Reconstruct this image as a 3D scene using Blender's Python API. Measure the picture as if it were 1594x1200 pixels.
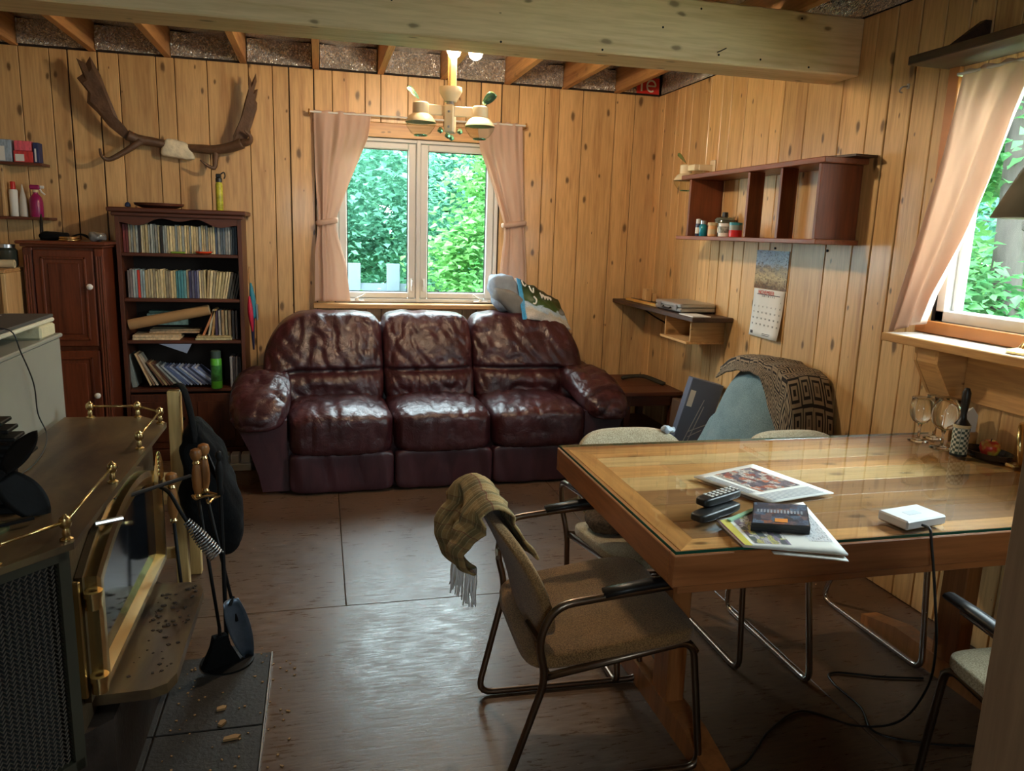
import bpy, math, random
from mathutils import Vector, Matrix, noise as mn
for o in list(bpy.data.objects): bpy.data.objects.remove(o)
scn = bpy.context.scene
COL = scn.collection
R = math.radians
PI = math.pi
# ------------------------------------------------------------------ camera
cam = bpy.data.cameras.new('camera'); camo = bpy.data.objects.new('camera', cam); COL.objects.link(camo)
def cam_matrix(loc, yaw, pitch, roll):
    f = Vector((math.sin(yaw)*math.cos(pitch), math.cos(yaw)*math.cos(pitch), -math.sin(pitch)))
    r = Vector((math.cos(yaw), -math.sin(yaw), 0)); u = r.cross(f)
    r2 = r*math.cos(roll) + u*math.sin(roll); u2 = -r*math.sin(roll) + u*math.cos(roll)
    m = Matrix.Identity(4)
    for i in range(3): m[i][0], m[i][1], m[i][2], m[i][3] = r2[i], u2[i], -f[i], loc[i]
    return m
camo.matrix_world = cam_matrix((0, 0, 1.46), R(14.14), R(11.22), R(1.88))
cam.sensor_fit = 'HORIZONTAL'; cam.sensor_width = 36; cam.lens = 1200/1594*36; cam.clip_start = .02; cam.clip_end = 200
scn.camera = camo
# ------------------------------------------------------------------ sky and exposure
wd = bpy.data.worlds.new('overcast_sky'); scn.world = wd; wd.use_nodes = True
bg = wd.node_tree.nodes['Background']; bg.inputs[0].default_value = (.78, .92, 1, 1); bg.inputs[1].default_value = 27.0
vs = scn.view_settings; vs.view_transform = 'Standard'; vs.look = 'None'; vs.gamma = 1; vs.exposure = 0.06; vs.use_curve_mapping = False
BULB = 700.0
scn.cycles.transparent_max_bounces = 40
def portal(loc, rot, sx, sy):
    l = bpy.data.lights.new('window_portal', 'AREA'); l.shape = 'RECTANGLE'; l.size = sx; l.size_y = sy
    l.cycles.is_portal = True
    o = bpy.data.objects.new('window_portal', l); COL.objects.link(o); o.location = loc; o.rotation_euler = rot
portal((.65, 5.46, 1.5), (R(-90), 0, 0), 1.1, 1.1)
portal((2.48, 1.95, 1.63), (0, R(90), 0), .95, 1.25)
portal((-.25, -1.72, 1.7), (R(90), 0, 0), .7, .7)
# ------------------------------------------------------------------ mesh helpers
def lerp(a, b, t): return a + (b-a)*t
def smooth(t): t = max(0, min(1, t)); return t*t*(3-2*t)
def interp(tab, t):
    if t <= tab[0][0]: return tab[0][1]
    for (a, va), (b, vb) in zip(tab, tab[1:]):
        if t <= b:
            k = (t-a)/(b-a)
            return lerp(va, vb, k) if not isinstance(va, tuple) else tuple(lerp(x, y, k) for x, y in zip(va, vb))
    return tab[-1][1]
def spline(pts, k=6):
    P = [Vector(p) for p in pts]; out = []
    for i in range(len(P)-1):
        p0 = P[max(i-1, 0)]; p1 = P[i]; p2 = P[i+1]; p3 = P[min(i+2, len(P)-1)]
        for j in range(k):
            t = j/k
            out.append(.5*((2*p1)+(p2-p0)*t+(2*p0-5*p1+4*p2-p3)*t*t+(3*p1-p0-3*p2+p3)*t**3))
    out.append(P[-1]); return out
def fillet(pts, rad, k=5):
    P = [Vector(p) for p in pts]; out = [P[0]]
    for i in range(1, len(P)-1):
        a = P[i-1]-P[i]; b = P[i+1]-P[i]
        d = min(rad, a.length*.49, b.length*.49)
        s = P[i]+a.normalized()*d; e = P[i]+b.normalized()*d
        for j in range(k+1):
            t = j/k; out.append(s*(1-t)**2+P[i]*2*t*(1-t)+e*t*t)
    out.append(P[-1]); return out
BASE = {}
class G:
    def __init__(s): s.v = []; s.f = []; s.uv = {}; s.mi = []
    def add(s, vs, fs, M=None):
        n = len(s.v)
        s.v += [tuple(M @ Vector(p)) if M else tuple(p) for p in vs]
        s.f += [tuple(i+n for i in f) for f in fs]; return s
    def box(s, x0, x1, y0, y1, z0, z1, b=0, M=None):
        if x0 > x1: x0, x1 = x1, x0
        if y0 > y1: y0, y1 = y1, y0
        if z0 > z1: z0, z1 = z1, z0
        if b <= 0:
            vs = [(x, y, z) for z in (z0, z1) for y in (y0, y1) for x in (x0, x1)]
            return s.add(vs, [(0,2,3,1),(4,5,7,6),(0,1,5,4),(2,6,7,3),(0,4,6,2),(1,3,7,5)], M)
        b = min(b, (x1-x0)*.45, (y1-y0)*.45, (z1-z0)*.45)
        vs = []; idx = {}
        for sx in (0, 1):
            for sy in (0, 1):
                for sz in (0, 1):
                    c = [(x0, x1)[sx], (y0, y1)[sy], (z0, z1)[sz]]; d = [(b, -b)[sx], (b, -b)[sy], (b, -b)[sz]]
                    for ax in range(3):
                        p = [c[i]+(0 if i == ax else d[i]) for i in range(3)]
                        idx[(sx, sy, sz, ax)] = len(vs); vs.append(tuple(p))
        fs = []
        for ax in range(3):
            o1, o2 = [(1, 2), (2, 0), (0, 1)][ax]
            for sd in (0, 1):
                q = []
                for a, c in ((0, 0), (1, 0), (1, 1), (0, 1)):
                    k = [0, 0, 0]; k[ax] = sd; k[o1] = a; k[o2] = c; q.append(idx[(*k, ax)])
                fs.append(tuple(q) if sd else tuple(q[::-1]))
        for ax in range(3):
            o1, o2 = [(1, 2), (2, 0), (0, 1)][ax]
            for a in (0, 1):
                for c in (0, 1):
                    k0 = [0, 0, 0]; k0[o1] = a; k0[o2] = c; k1 = list(k0); k1[ax] = 1
                    q = (idx[(*k0, o1)], idx[(*k1, o1)], idx[(*k1, o2)], idx[(*k0, o2)])
                    fs.append(q if (a == c) else q[::-1])
        for sx in (0, 1):
            for sy in (0, 1):
                for sz in (0, 1):
                    q = tuple(idx[(sx, sy, sz, a)] for a in range(3))
                    fs.append(q if (sx+sy+sz) % 2 else q[::-1])
        return s.add(vs, fs, M)
    def tube(s, pts, r, n=8, caps=True, flat=1.0, M=None, up=None, closed=False):
        P = [Vector(p) for p in pts]; N = len(P); vs = []; fs = []; prev = None
        for i in range(N):
            if closed: t = P[(i+1) % N]-P[i-1]
            else: t = P[min(i+1, N-1)]-P[max(i-1, 0)]
            if t.length < 1e-9: t = Vector((0, 0, 1))
            t.normalize()
            if prev is None:
                a = Vector(up) if up else (Vector((0, 0, 1)) if abs(t.z) < .9 else Vector((1, 0, 0)))
            else: a = prev
            nrm = a - t*a.dot(t)
            if nrm.length < 1e-6: nrm = t.orthogonal()
            nrm.normalize(); prev = nrm; bn = t.cross(nrm)
            rr = r[i] if isinstance(r, (list, tuple)) else r
            for j in range(n):
                an = 2*PI*j/n; vs.append(P[i]+nrm*(math.cos(an)*rr*flat)+bn*(math.sin(an)*rr))
        for i in range(N if closed else N-1):
            for j in range(n):
                k = (j+1) % n; i2 = (i+1) % N
                fs.append((i*n+j, i*n+k, i2*n+k, i2*n+j))
        if caps and not closed:
            fs.append(tuple(range(n-1, -1, -1))); fs.append(tuple((N-1)*n+j for j in range(n)))
        return s.add(vs, fs, M)
    def cyl(s, p0, p1, r0, r1=None, n=12, M=None):
        p0 = Vector(p0); p1 = Vector(p1)
        return s.tube([p0, p1], [r0, r0 if r1 is None else r1], n, True, 1.0, M)
    def lathe(s, prof, n=20, M=None, at=(0, 0, 0)):
        vs = []; fs = []; m = len(prof)
        for j in range(n):
            a = 2*PI*j/n
            for r, z in prof: vs.append((at[0]+r*math.cos(a), at[1]+r*math.sin(a), at[2]+z))
        for j in range(n):
            k = (j+1) % n
            for i in range(m-1): fs.append((j*m+i, k*m+i, k*m+i+1, j*m+i+1))
        if prof[0][0] > 1e-4: fs.append(tuple(j*m for j in range(n-1, -1, -1)))
        if prof[-1][0] > 1e-4: fs.append(tuple(j*m+m-1 for j in range(n)))
        return s.add(vs, fs, M)
    def prism(s, poly, a0, a1, axis='Z', M=None):
        # poly in the two other axes: Z:(x,y)  Y:(x,z)  X:(y,z)
        def pt(u, v, w): return (u, v, w) if axis == 'Z' else ((u, w, v) if axis == 'Y' else (w, u, v))
        n = len(poly); ar = sum(poly[i][0]*poly[(i+1) % n][1]-poly[(i+1) % n][0]*poly[i][1] for i in range(n))
        if ar < 0: poly = poly[::-1]
        vs = [pt(u, v, a0) for u, v in poly]+[pt(u, v, a1) for u, v in poly]
        fs = [tuple(range(n-1, -1, -1)), tuple(range(n, 2*n))]+[(i, (i+1) % n, n+(i+1) % n, n+i) for i in range(n)]
        if axis == 'Y': fs = [f[::-1] for f in fs]
        return s.add(vs, fs, M)
    def grid(s, fn, nu, nv, M=None, flip=False):
        n0 = len(s.v); vs = []; fs = []
        for j in range(nv+1):
            for i in range(nu+1):
                u, v = i/nu, j/nv; vs.append(fn(u, v)); s.uv[n0+len(vs)-1] = (u, v)
        for j in range(nv):
            for i in range(nu):
                a = j*(nu+1)+i; q = (a, a+1, a+nu+2, a+nu+1); fs.append(q[::-1] if flip else q)
        return s.add(vs, fs, M)
    def soft(s, c, h, n=14, p=4.0, fn=None, M=None):
        # rounded pillow-like box, centre c, half sizes h
        idx = {}; vs = []; fs = []
        def vid(k):
            if k not in idx:
                x, y, z = [2*q/n-1 for q in k]
                d = (abs(x)**p+abs(y)**p+abs(z)**p)**(1/p)
                q = Vector((x/d*h[0], y/d*h[1], z/d*h[2]))
                if fn: q = fn(q)
                idx[k] = len(vs); vs.append(q+Vector(c))
            return idx[k]
        for ax in range(3):
            o1, o2 = [(1, 2), (2, 0), (0, 1)][ax]
            for sd in (0, n):
                for a in range(n):
                    for b in range(n):
                        q = []
                        for da, db in ((0, 0), (1, 0), (1, 1), (0, 1)):
                            k = [0, 0, 0]; k[ax] = sd; k[o1] = a+da; k[o2] = b+db; q.append(vid(tuple(k)))
                        fs.append(tuple(q) if sd else tuple(q[::-1]))
        return s.add(vs, fs, M)
    def build(s, name, mat, parent=None, sm=False, base=None, solid=0, sub=0):
        me = bpy.data.meshes.new(name); 
        if parent is not None: b = BASE.get(parent.name, Vector((0, 0, 0)))
        elif base is not None: b = Vector(base)
        else:
            xs = [p[0] for p in s.v]; ys = [p[1] for p in s.v]; zs = [p[2] for p in s.v]
            b = Vector(((min(xs)+max(xs))/2, (min(ys)+max(ys))/2, min(zs)))
        me.from_pydata([(p[0]-b.x, p[1]-b.y, p[2]-b.z) for p in s.v], [], s.f)
        if s.uv:
            ul = me.uv_layers.new(name='uv')
            for l in me.loops: ul.data[l.index].uv = s.uv.get(l.vertex_index, (0, 0))
        me.validate(); me.update()
        o = bpy.data.objects.new(name, me); COL.objects.link(o)
        me.materials.append(mat)
        if sm: me.polygons.foreach_set('use_smooth', [True]*len(me.polygons))
        if sm == 'auto':
            try: me.set_sharp_from_angle(angle=R(38))
            except Exception: pass
        if parent is not None: o.parent = parent; BASE[o.name] = b
        else: o.location = b; BASE[o.name] = b
        if solid: m = o.modifiers.new('solid', 'SOLIDIFY'); m.thickness = solid; m.offset = 0
        if sub: m = o.modifiers.new('sub', 'SUBSURF'); m.levels = sub; m.render_levels = sub
        return o
def tag(o, label, cat=None, group=None, kind=None):
    o['label'] = label
    if cat: o['category'] = cat
    if group: o['group'] = group
    if kind: o['kind'] = kind
    return o
def thing(name, label, cat, loc=(0, 0, 0), group=None, kind=None):
    o = bpy.data.objects.new(name, None); o.empty_display_size = .05; COL.objects.link(o); o.location = loc
    BASE[o.name] = Vector(loc); return tag(o, label, cat, group, kind)
def struct(o): o['kind'] = 'structure'; return o
def copy_tree(o, parent=None):
    c = o.copy(); COL.objects.link(c); c.parent = parent
    for ch in list(o.children): copy_tree(ch, c)
    return c
def TR(loc=(0, 0, 0), rz=0, rx=0, ry=0):
    return Matrix.Translation(loc) @ Matrix.Rotation(rz, 4, 'Z') @ Matrix.Rotation(rx, 4, 'X') @ Matrix.Rotation(ry, 4, 'Y')
def text_geo(txt, size, M, depth=.0004):
    cu = bpy.data.curves.new('lettering', 'FONT'); cu.body = txt; cu.size = size; cu.extrude = depth; cu.align_x = 'CENTER'; cu.align_y = 'CENTER'; cu.resolution_u = 2
    o = bpy.data.objects.new('lettering', cu); COL.objects.link(o)
    dg = bpy.context.evaluated_depsgraph_get(); me = bpy.data.meshes.new_from_object(o.evaluated_get(dg))
    g = G(); g.add([v.co for v in me.vertices], [tuple(p.vertices) for p in me.polygons], M)
    bpy.data.objects.remove(o); bpy.data.curves.remove(cu); bpy.data.meshes.remove(me)
    return g
# ------------------------------------------------------------------ materials
def sr(r, g, b):
    f = lambda c: (c/255/12.92 if c/255 <= .04045 else ((c/255+.055)/1.055)**2.4)
    return (f(r), f(g), f(b), 1)
def mul(c, k): return (min(1, c[0]*k), min(1, c[1]*k), min(1, c[2]*k), 1)
class NT:
    def __init__(s, name):
        s.m = bpy.data.materials.new(name); s.m.use_nodes = True; s.t = s.m.node_tree; s.n = s.t.nodes
        s.b = s.n['Principled BSDF']; s.out = s.n['Material Output']
    def new(s, ty, **kw):
        n = s.n.new(ty)
        for k, v in kw.items():
            if k.startswith('i_'):
                key = k[2:]; key = int(key) if key.isdigit() else key
                n.inputs[key].default_value = v
            else: setattr(n, k, v)
        return n
    def link(s, a, b): s.t.links.new(a, b)
    def set(s, k, v): s.b.inputs[k].default_value = v
    def math(s, op, a, b=None):
        n = s.n.new('ShaderNodeMath'); n.operation = op
        for i, x in enumerate((a, b)):
            if x is None: continue
            if isinstance(x, (int, float)): n.inputs[i].default_value = x
            else: s.link(x, n.inputs[i])
        return n.outputs[0]
    def coords(s, scale=(1, 1, 1), rnd=True, uv=False):
        tc = s.new('ShaderNodeTexCoord'); src = tc.outputs['UV' if uv else 'Object']
        if rnd:
            oi = s.new('ShaderNodeObjectInfo'); v = s.new('ShaderNodeVectorMath', operation='MULTIPLY_ADD')
            cx = s.new('ShaderNodeCombineXYZ')
            k = s.math('MULTIPLY', oi.outputs['Random'], 61.7)
            for i in range(3): s.link(k, cx.inputs[i])
            v.inputs[1].default_value = (1, 1, 1); s.link(src, v.inputs[0]); s.link(cx.outputs[0], v.inputs[2]); src = v.outputs[0]
        mp = s.new('ShaderNodeMapping'); mp.inputs['Scale'].default_value = scale; s.link(src, mp.inputs[0])
        return mp.outputs[0]
    def noise(s, vec, sc, det=3, dist=0, rough=.55):
        n = s.new('ShaderNodeTexNoise'); n.inputs['Scale'].default_value = sc; n.inputs['Detail'].default_value = det
        n.inputs['Distortion'].default_value = dist; n.inputs['Roughness'].default_value = rough; s.link(vec, n.inputs['Vector']); return n.outputs['Fac']
    def ramp(s, fac, stops):
        n = s.new('ShaderNodeValToRGB'); e = n.color_ramp.elements
        while len(e) < len(stops): e.new(.5)
        for el, (p, c) in zip(e, stops): el.position = p; el.color = c if len(c) == 4 else (*c, 1)
        s.link(fac, n.inputs[0]); return n.outputs[0]
    def mix(s, fac, a, b, mode='MIX'):
        n = s.new('ShaderNodeMix', data_type='RGBA', blend_type=mode)
        if isinstance(fac, (int, float)): n.inputs[0].default_value = fac
        else: s.link(fac, n.inputs[0])
        for i, x in ((6, a), (7, b)):
            if isinstance(x, tuple): n.inputs[i].default_value = x
            else: s.link(x, n.inputs[i])
        return n.outputs[2]
    def bump(s, h, st, dist=.01):
        n = s.new('ShaderNodeBump'); n.inputs['Strength'].default_value = st; n.inputs['Distance'].default_value = dist
        s.link(h, n.inputs['Height']); s.link(n.outputs[0], s.b.inputs['Normal'])
    def vary(s, col, amt):
        oi = s.new('ShaderNodeObjectInfo'); h = s.new('ShaderNodeHueSaturation')
        mr = s.new('ShaderNodeMapRange'); mr.inputs[3].default_value = 1-amt; mr.inputs[4].default_value = 1+amt
        s.link(oi.outputs['Random'], mr.inputs[0]); s.link(mr.outputs[0], h.inputs['Value']); s.link(col, h.inputs['Color']); return h.outputs[0]
def mat(name, col, rough=.6, metal=0, var=.12, vs=6, st=(1, 1, 1), bump=0, bs=60, rnd=0, det=3, spec=.5, coat=0, sheen=0):
    t = NT(name); v = t.coords(st); n = t.noise(v, vs, det)
    c = t.ramp(n, [(.3, mul(col, 1-var)), (.7, mul(col, 1+var))])
    if rnd: c = t.vary(c, rnd)
    t.link(c, t.b.inputs['Base Color']); t.set('Roughness', rough); t.set('Metallic', metal); t.set('Specular IOR Level', spec)
    if coat: t.set('Coat Weight', coat); t.set('Coat Roughness', .15)
    if sheen: t.set('Sheen Weight', sheen)
    if bump: t.bump(t.noise(v, bs, 4), bump)
    return t.m
def wood(name, c1, c2, axis=2, rough=.45, rnd=.1, knots=0, gs=1.0, bump=.08, coat=0, streak=.35):
    t = NT(name); s1 = [1, 1, 1]; s1[axis] = .07
    v = t.coords(tuple(s1)); a = t.noise(v, 13*gs, 3, .8); b = t.noise(v, 90*gs, 4, .2)
    c = t.ramp(a, [(.28, c2), (.5, c1), (.72, mul(c1, 1.12))])
    c = t.mix(streak, c, t.ramp(b, [(.35, mul(c2, .75)), (.6, c1)]))
    c = t.vary(c, rnd)
    if knots:
        vo = t.new('ShaderNodeTexVoronoi', voronoi_dimensions='2D'); vo.inputs['Scale'].default_value = 1; vo.inputs['Randomness'].default_value = 1
        sx = t.new('ShaderNodeSeparateXYZ'); t.link(t.coords((1, 1, 1)), sx.inputs[0]); cxy = t.new('ShaderNodeCombineXYZ')
        oth = [sx.outputs[i] for i in range(3) if i != axis]
        t.link(t.math('MULTIPLY', t.math('ADD', oth[0], oth[1]), 6.5), cxy.inputs[0]); t.link(t.math('MULTIPLY', sx.outputs[axis], 2.9), cxy.inputs[1])
        kv = cxy.outputs[0]; wob = t.new('ShaderNodeTexNoise'); wob.inputs['Scale'].default_value = 6; t.link(kv, wob.inputs['Vector'])
        wm = t.new('ShaderNodeVectorMath', operation='MULTIPLY_ADD'); wm.inputs[1].default_value = (.06, .06, 0)
        t.link(wob.outputs['Color'], wm.inputs[0]); t.link(kv, wm.inputs[2]); t.link(wm.outputs[0], vo.inputs['Vector'])
        sc = t.new('ShaderNodeSeparateColor'); t.link(vo.outputs['Color'], sc.inputs[0])
        d = t.math('DIVIDE', vo.outputs['Distance'], t.math('ADD', t.math('MULTIPLY', sc.outputs[0], .95), .05))
        kf = t.ramp(d, [(.03, (1, 1, 1)), (.075, (.85, .85, .85)), (.095, (.35, .35, .35)), (.14, (0, 0, 0))])
        c = t.mix(t.math('MULTIPLY', kf, knots), c, mul(c2, .28))
    t.link(c, t.b.inputs['Base Color']); t.set('Roughness', rough)
    if coat: t.set('Coat Weight', coat); t.set('Coat Roughness', .12)
    t.bump(b, bump, .004); return t.m
def emit(name, col, st):
    t = NT(name); t.set('Base Color', col); t.set('Emission Color', col); t.set('Emission Strength', st); return t.m
def clear(name, tint=(1, 1, 1, 1), ior=1.45, gr=.0, extra=0.0):
    # thin pane: light goes straight through, reflects by fresnel
    t = NT(name); t.n.remove(t.b); tr = t.new('ShaderNodeBsdfTransparent'); tr.inputs[0].default_value = tint
    gl = t.new('ShaderNodeBsdfGlossy'); gl.inputs['Roughness'].default_value = gr
    fr = t.new('ShaderNodeFresnel'); fr.inputs[0].default_value = ior
    mx = t.new('ShaderNodeMixShader'); ge = t.new('ShaderNodeNewGeometry')   # front faces reflect; inside faces only pass light on
    t.link(t.math('MULTIPLY', t.math('ADD', fr.outputs[0], extra), t.math('SUBTRACT', 1.0, ge.outputs['Backfacing'])), mx.inputs[0])
    t.link(tr.outputs[0], mx.inputs[1]); t.link(gl.outputs[0], mx.inputs[2]); t.link(mx.outputs[0], t.out.inputs[0]); return t.m
def cloth(name, col, var=.1, trans=.5, vs=12, bump=.2, bs=400):
    t = NT(name); t.n.remove(t.b); v = t.coords((1, 1, .15), False); n = t.noise(v, vs, 3)
    c = t.ramp(n, [(.3, mul(col, 1-var)), (.7, mul(col, 1+var))])
    d = t.new('ShaderNodeBsdfDiffuse'); tl = t.new('ShaderNodeBsdfTranslucent'); mx = t.new('ShaderNodeMixShader'); mx.inputs[0].default_value = trans
    t.link(c, d.inputs[0]); t.link(c, tl.inputs[0]); t.link(d.outputs[0], mx.inputs[1]); t.link(tl.outputs[0], mx.inputs[2]); t.link(mx.outputs[0], t.out.inputs[0]); return t.m
def tweed(name, a, b, sc=260):
    t = NT(name); v = t.coords((1, 1, 1)); n = t.noise(v, sc, 2); w = t.noise(v, 9, 2)
    c = t.ramp(n, [(.38, a), (.62, b)]); c = t.mix(.25, c, t.ramp(w, [(.3, mul(a, .8)), (.7, b)]))
    t.link(c, t.b.inputs['Base Color']); t.set('Roughness', .95); t.set('Specular IOR Level', .1); t.set('Sheen Weight', .2); t.bump(n, .5, .003); return t.m
MT = {}
MT['pine_v'] = wood('knotty_pine_vertical', sr(218, 178, 122), sr(184, 138, 88), 2, .36, .13, .95, 1.0, .05, .12)
MT['pine_x'] = wood('pine_along_x', sr(206, 160, 104), sr(172, 120, 70), 0, .42, .1, .7)
MT['pine_y'] = wood('pine_along_y', sr(206, 160, 104), sr(172, 120, 70), 1, .42, .1, .5)
MT['beam'] = wood('planed_spruce', sr(222, 192, 148), sr(196, 160, 112), 0, .55, .04, .8, .8)
MT['joist'] = wood('rough_spruce_joist', sr(190, 138, 84), sr(146, 92, 48), 1, .6, .15, .4)
MT['oldpine'] = wood('pale_pine', sr(206, 172, 112), sr(178, 138, 80), 2, .5, .06, .3)
MT['mahog_x'] = wood('mahogany_along_x', sr(104, 56, 36), sr(66, 32, 20), 0, .38, .08)
MT['mahog_y'] = wood('mahogany_along_y', sr(140, 78, 46), sr(92, 46, 26), 1, .38, .12)
MT['mahog_v'] = wood('mahogany_upright', sr(130, 68, 38), sr(84, 40, 22), 2, .38, .1)
MT['cherry_v'] = wood('cherry_upright', sr(112, 56, 34), sr(66, 28, 16), 2, .32, .06, 0, 1, .05, .2)
MT['cherry_x'] = wood('cherry_along_x', sr(112, 56, 34), sr(66, 28, 16), 0, .32, .06, 0, 1, .05, .2)
MT['walnut_x'] = wood('dark_stain_along_x', sr(92, 50, 32), sr(56, 28, 18), 0, .45, .06)
MT['walnut_v'] = wood('dark_stain_upright', sr(92, 50, 32), sr(56, 28, 18), 2, .45, .06)
MT['darkback'] = mat('dark_backing', sr(40, 28, 20), .8)
MT['dplank'] = wood('dark_weathered_plank', sr(74, 50, 36), sr(44, 28, 20), 1, .55, .05)
MT['table_x'] = wood('table_board_along_x', sr(206, 150, 92), sr(150, 98, 54), 0, .35, .34, .7, .8)
MT['table_x2'] = wood('table_board_pale', sr(222, 182, 126), sr(180, 132, 82), 0, .35, .1, .7, .8)
MT['table_x3'] = wood('table_board_grey_brown', sr(164, 118, 78), sr(122, 82, 52), 0, .35, .1, .8, .8)
MT['table_y'] = wood('table_board_along_y', sr(206, 146, 84), sr(150, 94, 48), 1, .35, .1, 0, .8)
MT['table_v'] = wood('table_leg_wood', sr(176, 112, 62), sr(130, 76, 38), 2, .4, .06, 0, .8)
MT['apron_x'] = wood('table_apron_along_x', sr(176, 112, 66), sr(136, 80, 42), 0, .4, .06, 0, .8)
MT['apron_y'] = wood('table_apron_along_y', sr(176, 112, 66), sr(136, 80, 42), 1, .4, .06, 0, .8)
MT['post'] = wood('grey_brown_post', sr(150, 120, 92), sr(116, 88, 64), 2, .6, .02)
MT['brass'] = mat('aged_brass', sr(216, 188, 132), .26, 1, .1, 8)
MT['chrome'] = mat('dull_chrome_tube', sr(176, 170, 164), .22, 1, .06)
MT['bronze'] = mat('bronze_tube', sr(128, 112, 98), .3, 1, .06)
MT['blackmetal'] = mat('black_iron', sr(18, 17, 17), .6, .2, .2, 30, bump=.1, spec=.3)
MT['blackplastic'] = mat('black_plastic', sr(22, 22, 23), .4, 0, .1)
MT['steel'] = mat('brushed_steel', sr(190, 190, 192), .32, 1, .06)
MT['white'] = mat('white_paint', sr(225, 222, 214), .5, 0, .03)
MT['vinyl'] = mat('white_vinyl', sr(214, 212, 208), .4, 0, .03)
MT['cream'] = mat('cream_metal', sr(232, 214, 178), .4, 0, .05)
MT['porcelain'] = mat('white_porcelain', sr(238, 236, 230), .15, 0, .02)
MT['paper'] = mat('white_paper', sr(226, 224, 216), .8, 0, .04)
MT['oldpaper'] = mat('cream_paper', sr(208, 190, 150), .85, 0, .06)
MT['kraft'] = mat('kraft_card', sr(176, 138, 92), .85, 0, .08)
MT['glass'] = clear('window_glass', (.95, .98, .97, 1), 1.3)
t = NT('clear_glassware'); t.set('Transmission Weight', 1.0); t.set('Roughness', 0); t.set('IOR', 1.45); t.set('Base Color', (.97, .99, .98, 1)); MT['winglass'] = t.m
MT['fabric_b'] = tweed('oatmeal_tweed', sr(150, 132, 104), sr(206, 192, 160))
MT['fabric_a'] = tweed('brown_tweed', sr(104, 78, 50), sr(172, 132, 86), 300)
MT['teal'] = tweed('grey_teal_upholstery', sr(96, 122, 128), sr(148, 174, 180), 340)
MT['black_cloth'] = mat('black_nylon', sr(10, 10, 11), .9, 0, .2, 20, bump=.3, bs=60, spec=.2)
# foil
t = NT('crinkled_foil'); v = t.coords((1, 1, 1)); fv = t.new('ShaderNodeTexVoronoi', feature='F1'); fv.inputs['Scale'].default_value = 26; n0 = t.new('ShaderNodeTexNoise'); n0.inputs['Scale'].default_value = 9; t.link(v, n0.inputs['Vector']); t.link(n0.outputs['Color'], fv.inputs['Vector']); n1 = fv.outputs['Distance']; n2 = t.noise(v, 11, 3, 2.5)
t.link(t.ramp(n1, [(.1, sr(176, 176, 178)), (.5, sr(236, 234, 230))]), t.b.inputs['Base Color']); t.set('Metallic', .8); t.set('Roughness', .2)
t.bump(t.math('ADD', t.math('MULTIPLY', n1, .35), n2), .8, .035); MT['foil'] = t.m
# painted floor
t = NT('brown_floor_paint'); v = t.coords((1, 1, 1), False); a = t.noise(v, 1.7, 4, .3); b = t.noise(v, 9, 6, .2, .7); g = t.noise(t.coords((.16, 1, 1), False), 75, 4, .3, .65)
c = t.ramp(a, [(.3, sr(88, 65, 48)), (.7, sr(110, 85, 66))])
c = t.mix(.38, c, t.ramp(g, [(.32, sr(66, 48, 34)), (.68, sr(128, 102, 80))]))
w = t.ramp(t.noise(v, 60, 6, .6, .75), [(.62, (0, 0, 0)), (.70, (1, 1, 1))])
c = t.mix(t.math('MULTIPLY', w, .3), c, sr(150, 128, 106))
vd = t.new('ShaderNodeTexVoronoi'); vd.inputs['Scale'].default_value = 17; t.link(v, vd.inputs['Vector']); sd = t.new('ShaderNodeSeparateColor'); t.link(vd.outputs['Color'], sd.inputs[0])
c = t.mix(t.ramp(t.math('DIVIDE', vd.outputs['Distance'], t.math('ADD', sd.outputs[0], .02)), [(.04, (.7, .7, .7)), (.06, (0, 0, 0))]), c, sr(176, 160, 142))
t.link(c, t.b.inputs['Base Color']); t.set('Specular IOR Level', .42)
t.link(t.ramp(t.math('ADD', t.math('MULTIPLY', g, .6), t.math('MULTIPLY', b, .4)), [(.35, (.22, .22, .22)), (.65, (.46, .46, .46))]), t.b.inputs['Roughness']); t.bump(t.math('ADD', g, t.math('MULTIPLY', b, .5)), .16, .004); MT['floor'] = t.m
# leather
t = NT('burgundy_leather'); v = t.coords((1, 1, 1)); n = t.noise(v, 5, 3); w = t.noise(v, 16, 4, 2.2); f = t.new('ShaderNodeTexVoronoi'); f.inputs['Scale'].default_value = 420; t.link(v, f.inputs['Vector'])
t.link(t.ramp(n, [(.3, sr(50, 22, 26)), (.7, sr(72, 32, 36))]), t.b.inputs['Base Color']); t.set('Roughness', .33); t.set('Specular IOR Level', .6)
w2 = t.noise(t.coords((1, 1, .5)), 4.5, 2, 1.2); rid = t.math('POWER', t.math('ABSOLUTE', t.math('SUBTRACT', t.math('MULTIPLY', w2, 2.0), 1.0)), .55)
rid2 = t.math('POWER', t.math('ABSOLUTE', t.math('SUBTRACT', t.math('MULTIPLY', w, 2.0), 1.0)), .6)
t.bump(t.math('ADD', t.math('ADD', rid, t.math('MULTIPLY', rid2, .45)), t.math('MULTIPLY', f.outputs['Distance'], .04)), .24, .02); MT['leather'] = t.m
t = NT('burgundy_leather_panel'); v = t.coords((1, 1, .35)); n = t.noise(v, 14, 3, .6)
t.link(t.ramp(n, [(.3, sr(54, 27, 33)), (.7, sr(72, 38, 44))]), t.b.inputs['Base Color']); t.set('Roughness', .4); t.bump(n, .3, .012); MT['leather2'] = t.m
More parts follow.
